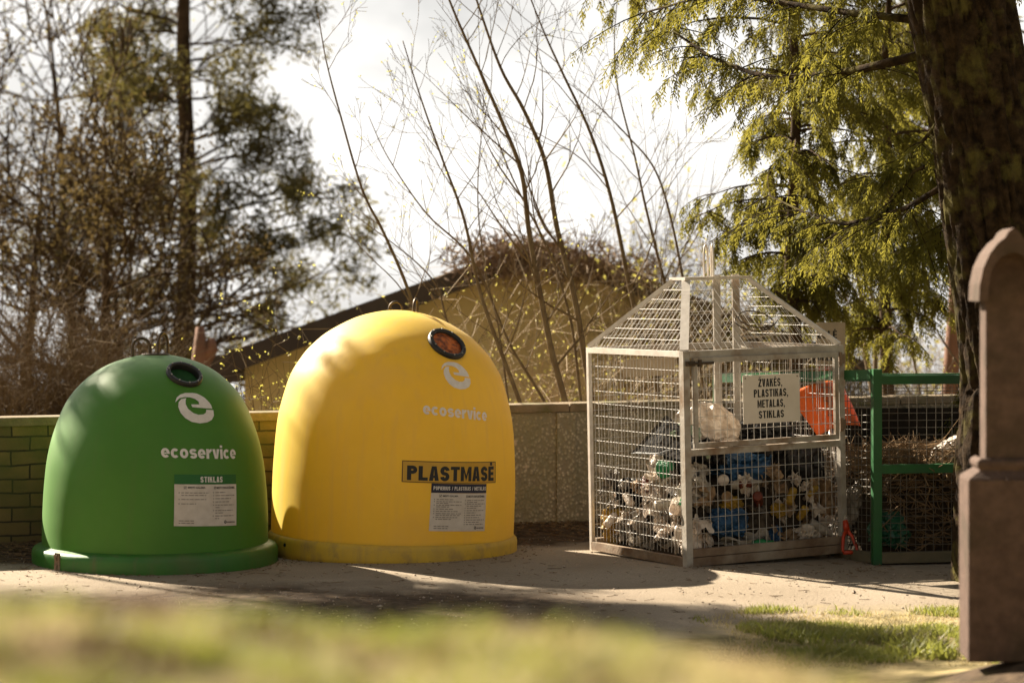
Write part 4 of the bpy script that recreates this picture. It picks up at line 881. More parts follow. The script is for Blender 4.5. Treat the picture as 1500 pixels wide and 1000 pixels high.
# burnt-out grave candles and small bottles thrown in among the bags
rs = random.Random(9); CG = 'burnt-out grave candles in the rubbish'
cp_ = [lathe_thing('candle_holder', [(.026, 0), (.030, .006), (.032, .02), (.032, .10), (.029, .112), (.033, .114), (.033, .124), (.02, .13), (.0, .131)], m_, (0, 0, 0), (0, 0, 1), 'burnt-out plastic grave candle lying among the crumpled bags', 'candle', CG) for m_ in (M['p_red'], M['p_white'], M['p_yellow'], M['p_clear'])]
for i in range(8):
    o = cp_[i % 4] if i < 4 else cp_[i % 4].copy()
    if i >= 4: COL.objects.link(o)
    o.location = onL(rs.uniform(880, 1000), rs.uniform(700, 800), rs.uniform(.05, .10)) if i % 2 else onR(rs.uniform(1025, 1225), rs.uniform(700, 800), rs.uniform(.06, .11))
    o.rotation_euler = (rs.uniform(0, 6), rs.uniform(0, 6), rs.uniform(0, 6)); k = rs.uniform(.7, 1.15); o.scale = (k, k, k)
# many small crumpled scraps, all alike
SC = 'small scraps of plastic film in the cage'
protos = [film('film_scrap', m, (.105, .105, .09), 60 + i) for i, m in enumerate((M['p_white'], M['p_clear'], M['p_grey'], M['p_tan'], M['p_white']))]
rs = random.Random(5)
spots = []
for i in range(60):
    if i % 5 < 3: spots.append(onL(rs.uniform(884, 994), rs.uniform(705, 796), rs.uniform(.07, .12)))
    else: spots.append(onR(rs.uniform(1032, 1214), rs.uniform(690, 798), rs.uniform(.08, .13)))
for i, sp in enumerate(spots):
    pr = protos[i % 5]; o = pr if i < 5 else pr.copy()
    if i >= 5: COL.objects.link(o)
    o.location = sp; o.rotation_euler = (rs.uniform(0, 6), rs.uniform(0, 6), rs.uniform(0, 6)); k = rs.uniform(.6, 1.25); o.scale = (k * rs.uniform(.8, 1.4), k, k * rs.uniform(.6, 1))
    tag(o, 'palm-sized crumpled scrap of dirty plastic film pressed against the cage mesh', 'scrap', SC)

# ------------------------------------------------------------------ snow shovel leaning upside down on the far side of the cage
p_top = at(1213, 612, 17.75); p_bot = Vector((2.425, 17.32, 0.05)); ax = (p_top - p_bot).normalized()
shovel = empty('snow_shovel', (p_bot.x, p_bot.y, 0)); tag(shovel, 'orange snow shovel leaning upside down beside the wire cage', 'shovel')
def sub(v): return Vector(v) - Vector((p_bot.x, p_bot.y, 0))
s_ = MB(); s_.tube([sub(p_bot + ax * 0.17), sub(p_top + ax * 0.03)], 0.0155, 12); s_.build('shaft', M['alu'], shovel, True)
side = Vector((0.94, 0.30, 0.0)); side = (side - ax * side.dot(ax)).normalized(); fr = ax.cross(side)
gr = MB(); gpts = [p_bot + ax * 0.24, p_bot + ax * 0.17]
gr.tube([sub(q) for q in gpts], [0.021, 0.023], 10)
gr.tube([sub(p_bot + ax * .17), sub(p_bot + ax * .12 + side * .035), sub(p_bot + ax * .02 + side * .058), sub(p_bot + ax * 0.0 + side * .05)], [.017, .013, .012, .012], 8)
gr.tube([sub(p_bot + ax * .17), sub(p_bot + ax * .12 - side * .035), sub(p_bot + ax * .02 - side * .058), sub(p_bot + ax * 0.0 - side * .05)], [.017, .013, .012, .012], 8)
gr.tube([sub(p_bot - side * .055), sub(p_bot + side * .055)], 0.014, 10); gr.build('grip', M['red_plastic'], shovel, True)
nu, nv = 20, 16; V = []
cen = p_top + ax * 0.08
tw = Matrix.Rotation(R(-14), 3, fr); bs = tw @ side; ba = tw @ ax
for j in range(nv + 1):
    for i in range(nu + 1):
        u = i / nu * 2 - 1; v = j / nv
        wd = 0.185 + 0.05 * v
        rib = 0.004 * math.cos(u * 16)
        bow = 0.075 * (1 - u * u) ** 1.0 - 0.06 * v * v + 0.05 * (1 - v) * (u * u)
        V.append(tuple(sub(cen + bs * (u * wd) + ba * ((v - 0.5) * 0.36 - 0.03 * u * u * (1 - v) + 0.02 * (1 - u * u) * v) + fr * -(bow + rib))))
bl = MB(); bl.add(V, [(j * (nu + 1) + i, j * (nu + 1) + i + 1, (j + 1) * (nu + 1) + i + 1, (j + 1) * (nu + 1) + i) for j in range(nv) for i in range(nu)])
blade = bl.build('blade', M['orange'], shovel, True); so = blade.modifiers.new('thick', 'SOLIDIFY'); so.thickness = 0.004

# ------------------------------------------------------------------ green framed container for plant waste
KP = Vector((2.575, 17.08, 0)); kd = Vector((1.0, 0.13, 0)).normalized(); kl = Vector((-0.40, 0.916, 0)).normalized()
KW, KD = 2.5, 2.35
cont = empty('plant_waste_container', KP); tag(cont, 'green framed mesh container holding dry branches and plant waste', 'container')
def kp(a, b, z): return kd * a + kl * b + Vector((0, 0, z - 0.055 * b * 0.9))
def kbar(p0, p1, w, h, name, m=None): b = MB(); b.bar(p0, p1, w, h); return b.build(name, m or M['green_frame'], cont)
for a, b in ((0, 0), (KW, 0), (0, KD), (KW, KD)):
    c0 = kp(a, b, -0.02); c1 = kp(a, b, 1.37); bx = MB(); bx.bar(c0, c1, 0.062, 0.062, tuple(kd)); bx.build('post', M['green_frame'], cont)
kbar(kp(0, 0.032, 1.335), kp(0, KD, 1.335), 0.06, 0.068, 'top_rail'); kbar(kp(0.032, 0, 1.295), kp(KW, 0, 1.295), 0.055, 0.062, 'top_rail')
kbar(kp(KW, 0.032, 1.335), kp(KW, KD, 1.335), 0.06, 0.068, 'top_rail'); kbar(kp(0.032, KD, 1.335), kp(KW - .032, KD, 1.335), 0.055, 0.06, 'top_rail')
kbar(kp(0.032, 0, 0.665), kp(KW, 0, 0.68), 0.055, 0.062, 'middle_rail')
kbar(kp(0.032, 0, 0.04), kp(KW, 0, 0.055), 0.06, 0.075, 'bottom_rail', M['green_dark']); kbar(kp(0, 0.032, 0.04), kp(0, KD, 0.055), 0.06, 0.075, 'bottom_rail', M['green_dark'])
def kpanel(a0, b0, a1, b1, z0, z1, nu, nv):
    p = kp(a0, b0, z0); U = kp(a1, b1, z0) - p; W = Vector((0, 0, z1 - z0)); panel('mesh_panel', p, U, W, nu, nv, M['dark_wire'], 0.0022, cont)
kpanel(0.03, 0, KW, 0, 0.08, 0.635, 38, 11); kpanel(0.03, 0, KW, 0, 0.70, 1.265, 38, 11)
kpanel(0, 0.03, 0, KD, 0.08, 1.30, 44, 24); kpanel(0.03, KD, KW, KD, 0.08, 1.30, 38, 24)
bs0 = MB(); bs0.bar(kp(.05, KD - .04, .60), kp(KW - .05, KD - .04, .60), .006, .98); bs0.build('shade_sheet', mat('shade_black', (0.012, 0.010, 0.008), (0.03, 0.023, 0.017), 5, 0.8, 0.3, spec=0.1), cont)  # black sheet added to stand in for deep shade at the back
# brushwood inside
def kworld(a, b, z): return KP + kd * a + kl * b + Vector((0, 0, z))
hb = bmesh.new(); bmesh.ops.create_grid(hb, x_segments=50, y_segments=50, size=0.5)
for v in hb.verts:
    a = (v.co.x + .5); b = (v.co.y + .5); ed = min(a, 1 - a, b, 1 - b)
    h = 0.62 + 0.12 * mnoise.noise(Vector((a * 4, b * 4, 5))) + 0.07 * mnoise.noise(Vector((a * 12, b * 12, 8))); h *= min(1, ed / .07) ** .5 if ed > 0 else 0
    v.co = kworld(0.06 + a * (KW - .12), 0.06 + b * (KD - .12), max(0.0, h))
me = bpy.data.meshes.new('plant_waste'); hb.to_mesh(me); hb.free()
pw = MB(); P0 = []; P1 = []; r0 = []
for i in range(2600):
    a, b = random.uniform(.1, KW - .1), random.betavariate(1, 1.6) * (KD - .3) + .04
    z = 0.60 + 0.14 * mnoise.noise(Vector((a * 2, b * 2, 5))) + random.uniform(-.16, .10) + 0.05 * math.sin(a * 3)
    if i < 900: b = random.uniform(.03, .12); z = random.uniform(.05, .72)
    c = kworld(a, b, z); d = Vector((random.gauss(0, 1), random.gauss(0, .5), random.gauss(0, .55))).normalized() * random.uniform(.04, .16)
    m_ = c + Vector((random.gauss(0, .01), random.gauss(0, .01), random.gauss(0, .02)))
    P0 += [c - d, m_]; P1 += [m_, c + d]; q = random.uniform(.0015, .0055); r0 += [q, q]
for i in range(1500):      # loose twigs mounded on top
    a, b = random.uniform(.02, 1.5), random.uniform(.05, .9); z = .66 + .13 * math.exp(-((a - .62) / .25) ** 2) + .08 * math.exp(-((a - .25) / .12) ** 2) + random.uniform(-.06, .04)
    c = kworld(a, b, z); d = Vector((random.gauss(0, 1), random.gauss(0, .5), random.gauss(0, .5))).normalized() * random.uniform(.03, .10); P0.append(c - d); P1.append(c + d); r0.append(random.uniform(.0015, .004))
for i in range(60):
    a, b = random.uniform(.2, KW - .3), random.uniform(.08, .8); c = kworld(a, b, .66); d = Vector((random.gauss(0.4, .6), random.gauss(0, .3), random.uniform(.1, .5))).normalized() * random.uniform(.2, .5)
    P0.append(c); P1.append(c + d); r0.append(random.uniform(.003, .007))
pw.sticks(P0, P1, np.array(r0), np.array(r0) * .7, 4)
o = pw.build('brushwood', M['brush']); tag(o, 'tangled dry twigs and branches filling the green container', 'brushwood', kind='stuff')
o = link('plant_waste', me, mat('dark_compost', (0.018, 0.013, 0.009), (0.06, 0.04, 0.022), 14, 0.95, 0.8, 30, spec=0.1)); tag(o, 'dark rotting plant waste heaped in the green container', 'compost', kind='stuff')
o = crumple('plastic_bag', mat('dark_green_bag', (.008, .06, .03), (.012, .10, .05), 9, .35), (.13, .10, .13), 71, .3); o.location = kworld(.17, .13, .22); tag(o, 'dark green bag low inside the green container', 'plastic bag')
o = crumple('plastic_bag', M['p_white'], (.17, .10, .065), 72, .18); o.location = kworld(.70, .25, .80); o.rotation_euler = (0, R(-28), 0); tag(o, 'smooth white bag lying on the brushwood in the green container', 'plastic bag')
o = crumple('plastic_bag', M['p_clear'], (.07, .12, .17), 73, .25); o.location = (2.50, 17.62, .33); tag(o, 'cloudy bag stuffed between the wire cage and the green container', 'plastic bag')

# lettered board standing behind the cage
sb = empty('sign_board', at(1217, 700, 18.85)); sb.location.z = 0; tag(sb, 'tan lettered board on a post behind the cage corner', 'sign')
zb0, zb1 = 2 - (575 - 410) / F * 18.85, 2 - (472 - 410) / F * 18.85
b = MB(); b.box((0, 0, (zb0 + zb1) / 2), (0.225, 0.008, zb1 - zb0)); bd = b.build('board', M['sign_tan'], sb)
flat_text('ŽOLĖ', 0.155, 0.075, -0.03, -0.007, zb1 - 0.088, M['ink'], bd, 0.035); flat_text('GĖLĖS', 0.165, 0.072, -0.022, -0.007, zb1 - 0.262, M['ink'], bd, 0.035); flat_text('LAPAI', 0.15, 0.04, -0.02, -0.007, zb1 - 0.365, M['red_plastic'], bd, 0.0)
b = MB(); b.box((0.0, 0.03, zb1 / 2 - 0.03), (0.04, 0.04, zb1 - 0.06)); b.build('post', M['green_dark'], sb)

# ------------------------------------------------------------------ gravestone at the right
gs = empty('gravestone', (2.247, 11.0, 0.30), (0, 0, R(-2))); gs.scale = (.84, .84, .84); tag(gs, 'tall reddish granite gravestone with arched hood on a square base', 'gravestone')
def bev(o, w, s=3):
    m_ = o.modifiers.new('bevel', 'BEVEL'); m_.width = w; m_.segments = s; m_.limit_method = 'ANGLE'; return o
b = MB(); b.box((0, 0, 0.47), (0.455, 0.34, 0.98)); bev(b.build('base', M['stone'], gs), .012)
b = MB()
def ring_sq(prof):
    V = []
    for h, z in prof: V += [(-h * .82, -h * .62, z), (h * .82, -h * .62, z), (h * .82, h * .62, z), (-h * .82, h * .62, z)]
    n = len(prof); b.add(V, [(i * 4 + j, i * 4 + (j + 1) % 4, (i + 1) * 4 + (j + 1) % 4, (i + 1) * 4 + j) for i in range(n - 1) for j in range(4)])
ring_sq([(0.27, 0.961), (0.225, 0.985), (0.20, 0.998), (0.195, 1.005), (0.205, 1.016), (0.213, 1.03), (0.211, 1.048), (0.19, 1.062), (0.178, 1.066)])
b.build('moulding', M['stone'], gs)
b = MB(); b.box((0, 0.0, 1.60), (0.25, 0.20, 1.10)); bev(b.build('shaft', M['stone'], gs), .01)
outer = [(-.205, 1.91), (-.20, 2.0), (-.178, 2.09), (-.14, 2.165), (-.09, 2.222), (-.052, 2.248), (-.03, 2.282), (0, 2.30)]
outer = outer + [(-x, z) for x, z in outer[::-1][1:]]
outer = [(x * .9, z) for x, z in outer]
inner = [(.132 * math.cos(t), 1.985 + .185 * math.sin(t)) for t in np.linspace(0, math.pi, 17)]
inner = [(.136, 1.91)] + inner + [(-.136, 1.91)]
b = MB(); k = len(outer); inn = [inner[::-1][int(round(i / (k - 1) * (len(inner) - 1)))] for i in range(k)]
for y0, y1 in ((-.25, -.097),):
    V = [(x, y0, z) for x, z in outer] + [(x, y0, z) for x, z in inn] + [(x, y1, z) for x, z in outer] + [(x, y1, z) for x, z in inn]
    Fq = []
    for i in range(k - 1):
        Fq += [(i, i + 1, k + i + 1, k + i), (2 * k + i + 1, 2 * k + i, 3 * k + i, 3 * k + i + 1), (i + 1, i, 2 * k + i, 2 * k + i + 1), (k + i, k + i + 1, 3 * k + i + 1, 3 * k + i)]
    Fq += [(0, k, 3 * k, 2 * k), (k - 1, 3 * k - 1, 4 * k - 1, 2 * k - 1)]
    b.add(V, Fq)
b.build('arched_hood', M['stone'], gs)
b = MB(); b.prism(outer, -.0965, .115); b.build('cap', M['stone'], gs)

# ------------------------------------------------------------------ house behind the wall
HY = 31.0
pk = at(795, 352, HY); ev = at(303, 530, HY); rv = Vector((pk.x + (pk.x - ev.x) * 0.95, HY, ev.z))
HD = 11.0
house = empty('house', (pk.x, HY, -1.6)); tag(house, 'low ochre house with dark gable edge behind the saplings', 'house')
def hs(p): return Vector((p.x - pk.x, p.y - HY, p.z + 1.6))
w = MB(); wl_ = hs(at(352, 530, HY)).x; wr_ = hs(rv).x - 0.4; sl = (pk.z - ev.z) / (pk.x - ev.x)
ztop = lambda x: hs(pk).z - 0.16 - sl * abs(x)
poly = [(wl_, -0.5), (wr_, -0.5), (wr_, ztop(wr_)), (0, ztop(0)), (wl_, ztop(wl_))]
w.prism(poly, 0.5, HD); w.build('wall', M['house_wall'], house)
def slab(p0, p1, y0, y1, t, name, m):
    b = MB(); n = len(p0)
    d = (p1 - p0).normalized(); nrm = Vector((-d.z, 0, d.x)); nrm = nrm if nrm.z > 0 else -nrm
    q = [p0, p1, p1 + nrm * t, p0 + nrm * t]; b.prism([(v.x, v.z) for v in q], y0, y1); return b.build(name, m, house)
e0, pk0, r0_ = hs(ev), hs(pk), hs(rv)
slab(e0 + Vector((0, 0, -.10)), pk0 + Vector((-0.006, 0, -.10)), 0.0, HD + .3, 0.10, 'roof_slope', M['roof']); slab(pk0 + Vector((0.006, 0, -.10)), r0_ + Vector((0, 0, -.10)), 0.0, HD + .3, 0.10, 'roof_slope', M['roof'])
slab(e0 + Vector((0, 0, -.26)), pk0 + Vector((-.006, 0, -.26)), -0.04, -0.002, 0.27, 'barge_board', M['fascia']); slab(pk0 + Vector((.006, 0, -.26)), r0_ + Vector((0, 0, -.26)), -0.04, -0.002, 0.27, 'barge_board', M['fascia'])
b = MB(); b.prism([(wl_ - .42, ztop(wl_) - .05 - .25), (wl_ - 0.003, ztop(wl_) - .25), (wl_ - .003, ztop(wl_) - .02), (wl_ - .42, ztop(wl_) - .2)], 0.0, HD); b.build('eave_soffit', M['fascia'], house)
b = MB(); b.box((1.75, 0.49, 2.35), (0.9, 0.04, 0.75)); wf = b.build('window', M['fascia'], house)
b = MB(); b.box((1.75, 0.466, 2.35), (0.78, 0.012, 0.63)); b.build('pane', mat('dark_glass', (0.03, 0.03, 0.03), None, rough=0.1), wf)

# ------------------------------------------------------------------ vegetation
def rand_unit(n):
    v = rng.normal(size=(n, 3)); return v / np.linalg.norm(v, axis=1, keepdims=True)
def leaves(mb, C, size, aspect=0.4, droop=0.0, jit=0.3):
    C = np.asarray(C); n = len(C); U = rand_unit(n); U[:, 2] -= droop; U /= np.linalg.norm(U, axis=1, keepdims=True)
    A = rand_unit(n); W = np.cross(U, A); W /= np.linalg.norm(W, axis=1, keepdims=True) + 1e-9
    s = size * rng.uniform(1 - jit, 1 + jit, (n, 1))
    mb.quads(C, U * s, W * s * aspect)
def grow(p, d, length, r, depth, out, spread=0.6, up=0.12, seg=4, child=3, shrink=0.62, rr=None, taper=0.55, wig=0.16, tips=None, start=0.25):
    """branching skeleton: appends (p0, p1, r0, r1)"""
    rr = rr or random
    p = Vector(p); d = Vector(d).normalized(); nodes = []
    for i in range(seg):
        d = (d + Vector((rr.gauss(0, wig), rr.gauss(0, wig), rr.gauss(0, wig) + up)) ).normalized()
        q = p + d * (length / seg); ra = r * (1 - (1 - taper) * i / seg); rb = r * (1 - (1 - taper) * (i + 1) / seg)
        out.append((p, q, ra, rb)); nodes.append((q, d, rb, (i + 1) / seg)); p = q
    if depth <= 0:
        if tips is not None: tips += [n[0] for n in nodes]
        return
    for k in range(child):
        t = start + (1 - start) * (k + rr.random()) / child
        q, dd, rb, _ = nodes[min(seg - 1, int(t * seg))]
        ax = Vector((rr.gauss(0, 1), rr.gauss(0, 1), rr.gauss(0, 1))).normalized()
        nd = (dd * (1 - spread * .5) + ax * spread).normalized()
        grow(q, nd, length * shrink * rr.uniform(.75, 1.2), rb * .62, depth - 1, out, spread, up, max(2, seg - 1), child, shrink, rr, taper, wig, tips, start)
    grow(p, d, length * shrink, rb * .9, depth - 1, out, spread, up, max(2, seg - 1), child, shrink, rr, taper, wig, tips, start)
def add_segs(mb, segs, n=4, rmin=0.0):
    if not segs: return
    mb.sticks([tuple(s[0]) for s in segs], [tuple(s[1]) for s in segs], np.maximum([s[2] for s in segs], rmin), np.maximum([s[3] for s in segs], rmin), n)

# --- deciduous trees with brown spring buds, far left
def bud_tree(name, label, px, base_py, Y, H, seed, r, nleaf, leaf_m, spread=0.62, size=.036, lean=0.0, clear=0.22, group='trees beyond the wall', child=4, depth=4, blobs=True):
    rr = random.Random(seed); b0 = at(px, base_py, Y); z0 = gz(b0.x, Y) - .2
    root = empty(name, (b0.x, Y, z0)); tag(root, label, 'tree', group)
    trunk = []; p = Vector((0, 0, 0)); d = Vector((lean, 0, 1)).normalized(); segs = []; tips = []; n = 8
    for i in range(n):
        d = (d + Vector((rr.gauss(0, .06), rr.gauss(0, .06), .05))).normalized(); q = p + d * (H * .72 / n); ra = r * (1 - .8 * i / n); rb = r * (1 - .8 * (i + 1) / n)
        trunk.append((p, q, ra, rb))
        if i / n > clear:
            for k in range(child):
                a = rr.uniform(0, 6.28); nd = Vector((math.cos(a), math.sin(a), rr.uniform(.15, .8)))
                grow(q, nd, H * .20 * rr.uniform(.8, 1.25) * (1.15 - .5 * i / n), rb * .45, depth - 2, segs, spread, .06, 4, 4, .62, rr, .5, .17, tips)
        p = q
    grow(p, d, H * .2, r * .2, depth - 2, segs, spread, .1, 4, 4, .62, rr, .5, .15, tips)
    t = MB(); t.tube([s[0] for s in trunk] + [trunk[-1][1]], [s[2] for s in trunk] + [trunk[-1][3]], 10); t.build('trunk', M['bark_far'], root, True)
    b = MB(); add_segs(b, segs, 4, .011); b.build('branches', M['bark_far'], root)
    if nleaf and tips:
        T = np.array([tuple(q) for q in tips]); C = T[rng.integers(0, len(T), nleaf)] + rng.normal(0, .13, (nleaf, 3)); c = MB(); leaves(c, C, size, .5); c.build('crown', leaf_m, root)
    return root
bud_tree('budding_tree', 'brown budding tree furthest towards the edge, above the dry bushes', 32, 470, 36, 8.2, 3, .13, 9000, M['brown_leaf'], lean=.02)
bud_tree('budding_tree', 'thick forked brown budding tree above the green bin', 140, 460, 34, 7.0, 4, .15, 10000, M['brown_leaf'], lean=.05)
bud_tree('budding_tree', 'small brown budding tree just in front of the pine trunk', 205, 480, 38, 6.3, 15, .10, 5000, M['brown_leaf'], lean=-.05)
bud_tree('bare_tree', 'thin bare tree rising above the brown budding trees', 104, 470, 44, 12.5, 6, .14, 900, M['olive_leaf'], size=.03, clear=.45)
bud_tree('bare_tree', 'wispy bare tree at the edge behind the brown budding trees', -30, 470, 46, 12, 9, .13, 600, M['olive_leaf'], size=.03, clear=.4)

# --- pine
def pine(label, px, Y, H, r, seed, reach, clear, group='pines beyond the wall', nb=46, sag=0.0, needle=M['pine'], bark=M['bark_far'], lean=0.0, name='pine_tree', asym=0.0):
    rr = random.Random(seed); X = (px - 750) / F * Y; z0 = gz(X, Y) - .2; root = empty(name, (X, Y, z0)); tag(root, label, 'tree', group)
    t = MB(); n = 14; pts = [Vector((lean * H * i / n + .05 * math.sin(i * 1.1 + seed), .05 * math.cos(i * .9), H * i / n)) for i in range(n + 1)]
    t.tube(pts, [r * (1 - .86 * (i / n) ** 1.2) for i in range(n + 1)], 12); t.build('trunk', bark, root, True)
    segs = []; cl = []
    for k in range(nb):
        f = clear + (1 - clear) * (k + rr.random()) / nb; i = f * n; j = min(n - 1, int(i)); p = pts[j].lerp(pts[j + 1], i - j)
        a = rr.uniform(0, 6.283); L = reach * (1 - .75 * ((f - clear) / (1 - clear)) ** 1.4) * rr.uniform(.55, 1.1) * (1 + asym * math.cos(a))
        tips = []; d = Vector((math.cos(a), math.sin(a), rr.uniform(-.05, .4)))
        grow(p, d, L, r * .26 * (1.05 - f), 2, segs, .55, .03 - sag, 5, 4, .45, rr, .4, .12, tips, .3); cl += tips
    b = MB(); add_segs(b, segs, 4, .008); b.build('branches', bark, root)
    T = np.array([tuple(q) for q in cl]); n_per = 8; C = np.repeat(T, n_per, 0) + rng.normal(0, .11, (len(T) * n_per, 3)); c = MB(); leaves(c, C, .10, .16, -0.4); c.build('crown', needle, root)
    return root
pine('tall pine with dark clumped needles rising above the green bin', 272, 42, 15, .21, 21, 2.15, .14, nb=70, asym=.05)

pine('unseen pine with a clear trunk, out of view left of the dry bushes, added to shade the path', -621, 21.92, 10.2, .07, 31, 1.5, .775, nb=60, group='pines beyond the wall')  # out-of-view pine added as a shade caster, crown shaped to darken the path
# --- dry bush mass behind the brick wall
def bush(name, label, c, size, n, m, seed, r=.006, up=1.0, group=None, leaf=None, nleaf=0, lsize=.02, cat='bush', curve=.25, fan=1.0):
    rr = np.random.default_rng(seed); root = empty(name, c); tag(root, label, cat, group)
    base = rr.normal(0, .18, (n, 3)) * np.array([size[0], size[1], 0]); d = rr.normal(0, .5, (n, 3)) * np.array([size[0] * fan, size[1] * fan, 0]); d[:, 2] = size[2] * rr.uniform(.45, 1.05, n)
    mb = MB(); P = base.copy(); k = 5; bend = rr.normal(0, curve, (n, 3)) * size[0]; bend[:, 2] = -np.abs(bend[:, 2]) * .6; L = []
    for i in range(1, k + 1):
        t = i / k; Q = base + d * t + bend * t * t + rr.normal(0, .02, (n, 3)) * size[2]
        mb.sticks(P, Q, r * (1.1 - (i - 1) / k), r * (1.1 - i / k), 3); P = Q; L.append(Q)
        if i >= 2:
            S = Q + rr.normal(0, .16, (n, 3)) * size[2] * .7 + np.array([0, 0, .08 * size[2]]); mb.sticks(Q, S, r * .5, r * .25, 3); L.append(S)
            S2 = S + rr.normal(0, .10, (n, 3)) * size[2] * .7; mb.sticks(S, S2, r * .35, r * .2, 3); L.append(S2)
    mb.build('stems', m, root)
    if leaf is not None and nleaf:
        A = np.concatenate(L); C = A[rr.integers(0, len(A), nleaf)] + rr.normal(0, .012, (nleaf, 3)); lb = MB(); leaves(lb, C, lsize, .45); lb.build('leaves', leaf, root)
    return root
for i, (px, top, Y, lab) in enumerate(((10, 500, 24, 'dry brown bush at the far edge behind the brick wall'), (75, 470, 25, 'dry brown bush behind the brick wall, tallest of its row'), (135, 500, 24.5, 'dry brown bush whose twigs touch the green dome'), (195, 520, 26, 'dry brown bush hidden behind the top of the green bin'), (-40, 480, 26, 'dry brown bush half cut by the edge of the view'))):
    t = at(px, top, Y); z0 = gz(t.x, Y); bush('dry_bush', lab, (t.x, Y, z0), (.55, .5, t.z - z0), 420, M['dry_bush'], 40 + i, .006, group='dry bushes behind the brick wall')
# red-brown stump by the pine
b = MB(); t = at(300, 520, 30); z0 = gz(t.x, 30); b.tube([(t.x - .08, 30, z0 - .2), (t.x - .05, 30, t.z - .1), (t.x - .06, 30, t.z + .35)], [.14, .12, .05], 12)
b.tube([(t.x - .04, 30, t.z - .15), (t.x + .09, 30, t.z + .08), (t.x + .07, 30.02, t.z + .2)], [.08, .08, .05], 10); tag(b.build('tree_stump', M['bark_red'], None, True), 'reddish broken tree stump between the pine trunk and the house eave', 'stump')

# --- saplings behind the wall
def sapling(label, pts, Y, r0, seed, nside=12, side=1.0, buds=120, group='saplings behind the wall', name='sapling', m=None, bud=None, dy=0.5, rmin=.0022):
    rr = random.Random(seed); W = [at(px, py, Y + dy * (i / max(1, len(pts) - 1))) for i, (px, py) in enumerate(pts)]
    first = W[0]; gzv = gz(first.x, first.y)
    d0 = (W[1] - W[0]).normalized()
    if first.z > gzv + .05:
        k = (first.z - gzv + .05) / max(.3, d0.z); W = [first - d0 * k] + W
    root = empty(name, W[0]); tag(root, label, 'sapling', group); W = [q - W[0] for q in W]
    # resample smooth
    pp = []; 
    for i in range(len(W) - 1):
        p0, p1, p2, p3 = W[max(i - 1, 0)], W[i], W[i + 1], W[min(i + 2, len(W) - 1)]
        for t in np.linspace(0, 1, 6, endpoint=False): pp.append(0.5 * (2 * p1 + (p2 - p0) * t + (2 * p0 - 5 * p1 + 4 * p2 - p3) * t * t + (3 * p1 - p0 - 3 * p2 + p3) * t ** 3))
    pp.append(W[-1]); k = len(pp); rad = [max(rmin, r0 * (1 - .8 * i / (k - 1))) for i in range(k)]
    mb = MB(); mb.tube(pp, rad, 7); mb.build('stem', m or M['twig'], root, True)
    segs = []; tips = []
    for j in range(nside):
        f = .18 + .8 * (j + rr.random()) / nside; i = min(k - 2, int(f * (k - 1))); d = (pp[i + 1] - pp[i]).normalized()
        a = Vector((rr.choice((-1, 1)) * rr.uniform(.5, 1), rr.gauss(0, .5), rr.uniform(.05, .6))); nd = (d * .55 + a * .75).normalized()
        grow(pp[i], nd, side * rr.uniform(.45, 1.0) * (1.1 - .5 * f), max(.0035, rad[i] * .42), 2, segs, .5, .05, 5, 2, .55, rr, .45, .10, tips, .25)
    b = MB(); add_segs(b, segs, 4, rmin * .75); b.build('twigs', m or M['twig'], root)
    if buds and tips:
        T = np.array([tuple(q) for q in tips]); C = T[rng.integers(0, len(T), buds)] + rng.normal(0, .008, (buds, 3)); lb = MB(); leaves(lb, C, .013, .45, -.5); lb.build('buds', bud or M['bud'], root)
    return root
SAP = [
 ('stouter leaning sapling crossing the house gable, first of a crossing pair', [(826, 583), (804, 496), (776, 347), (764, 254), (736, 180), (698, 93), (658, 0), (640, -60)], 20.8, .033, 14, 1.1),
 ('stouter leaning sapling crossing the house gable, nearer the cage', [(862, 560), (841, 434), (816, 335), (798, 236), (767, 161), (733, 99), (698, 0), (680, -60)], 21.0, .033, 14, 1.1),
 ('forked sapling leaning out between the gable and the evergreen', [(960, 560), (928, 447), (897, 298), (866, 198), (823, 105), (798, 50), (770, -20)], 21.6, .026, 13, 1.1),
 ('thin sapling rising from behind the yellow dome towards the sky', [(757, 577), (705, 434), (680, 322), (649, 236), (618, 149), (590, 60)], 20.9, .022, 12, .9),
 ('long thin sapling between the pine and the yellow dome', [(640, 560), (599, 428), (562, 341), (531, 279), (500, 174), (478, 90), (466, 20)], 20.7, .020, 8, .7),
 ('thin sapling starting just right of the yellow dome', [(790, 575), (745, 560 - 60), (692, 380), (624, 372 - 60), (568, 230), (540, 170)], 21.2, .016, 12, .9),
 ('upright sapling standing close behind the concrete coping', [(850, 580), (836, 470), (806, 372), (775, 310), (746, 250), (720, 180), (700, 120)], 21.3, .016, 10, .8),
 ('slender sapling above the hipped cage roof', [(990, 470), (970, 400), (945, 300), (930, 230), (905, 130), (900, 60), (905, -10)], 22.0, .018, 12, .9),
 ('slender forked sapling beside the edge of the evergreen foliage', [(1010, 460), (985, 330), (960, 250), (920, 200), (870, 150), (830, 120)], 22.4, .016, 12, .9),
 ('bent sapling crossing low in front of the house wall', [(690, 560), (655, 470), (640, 420), (605, 380), (540, 330), (510, 310)], 21.0, .013, 9, .7),
 ('straight thin sapling between the crossing pair and the yellow dome', [(745, 590), (730, 480), (712, 400), (700, 300), (705, 200), (720, 120), (718, 20)], 22.2, .012, 12, .9)]
for i, (lab, pts, Y, r, ns, sd) in enumerate(SAP): sapling(lab, pts, Y, r, 100 + i, ns, sd, 90)

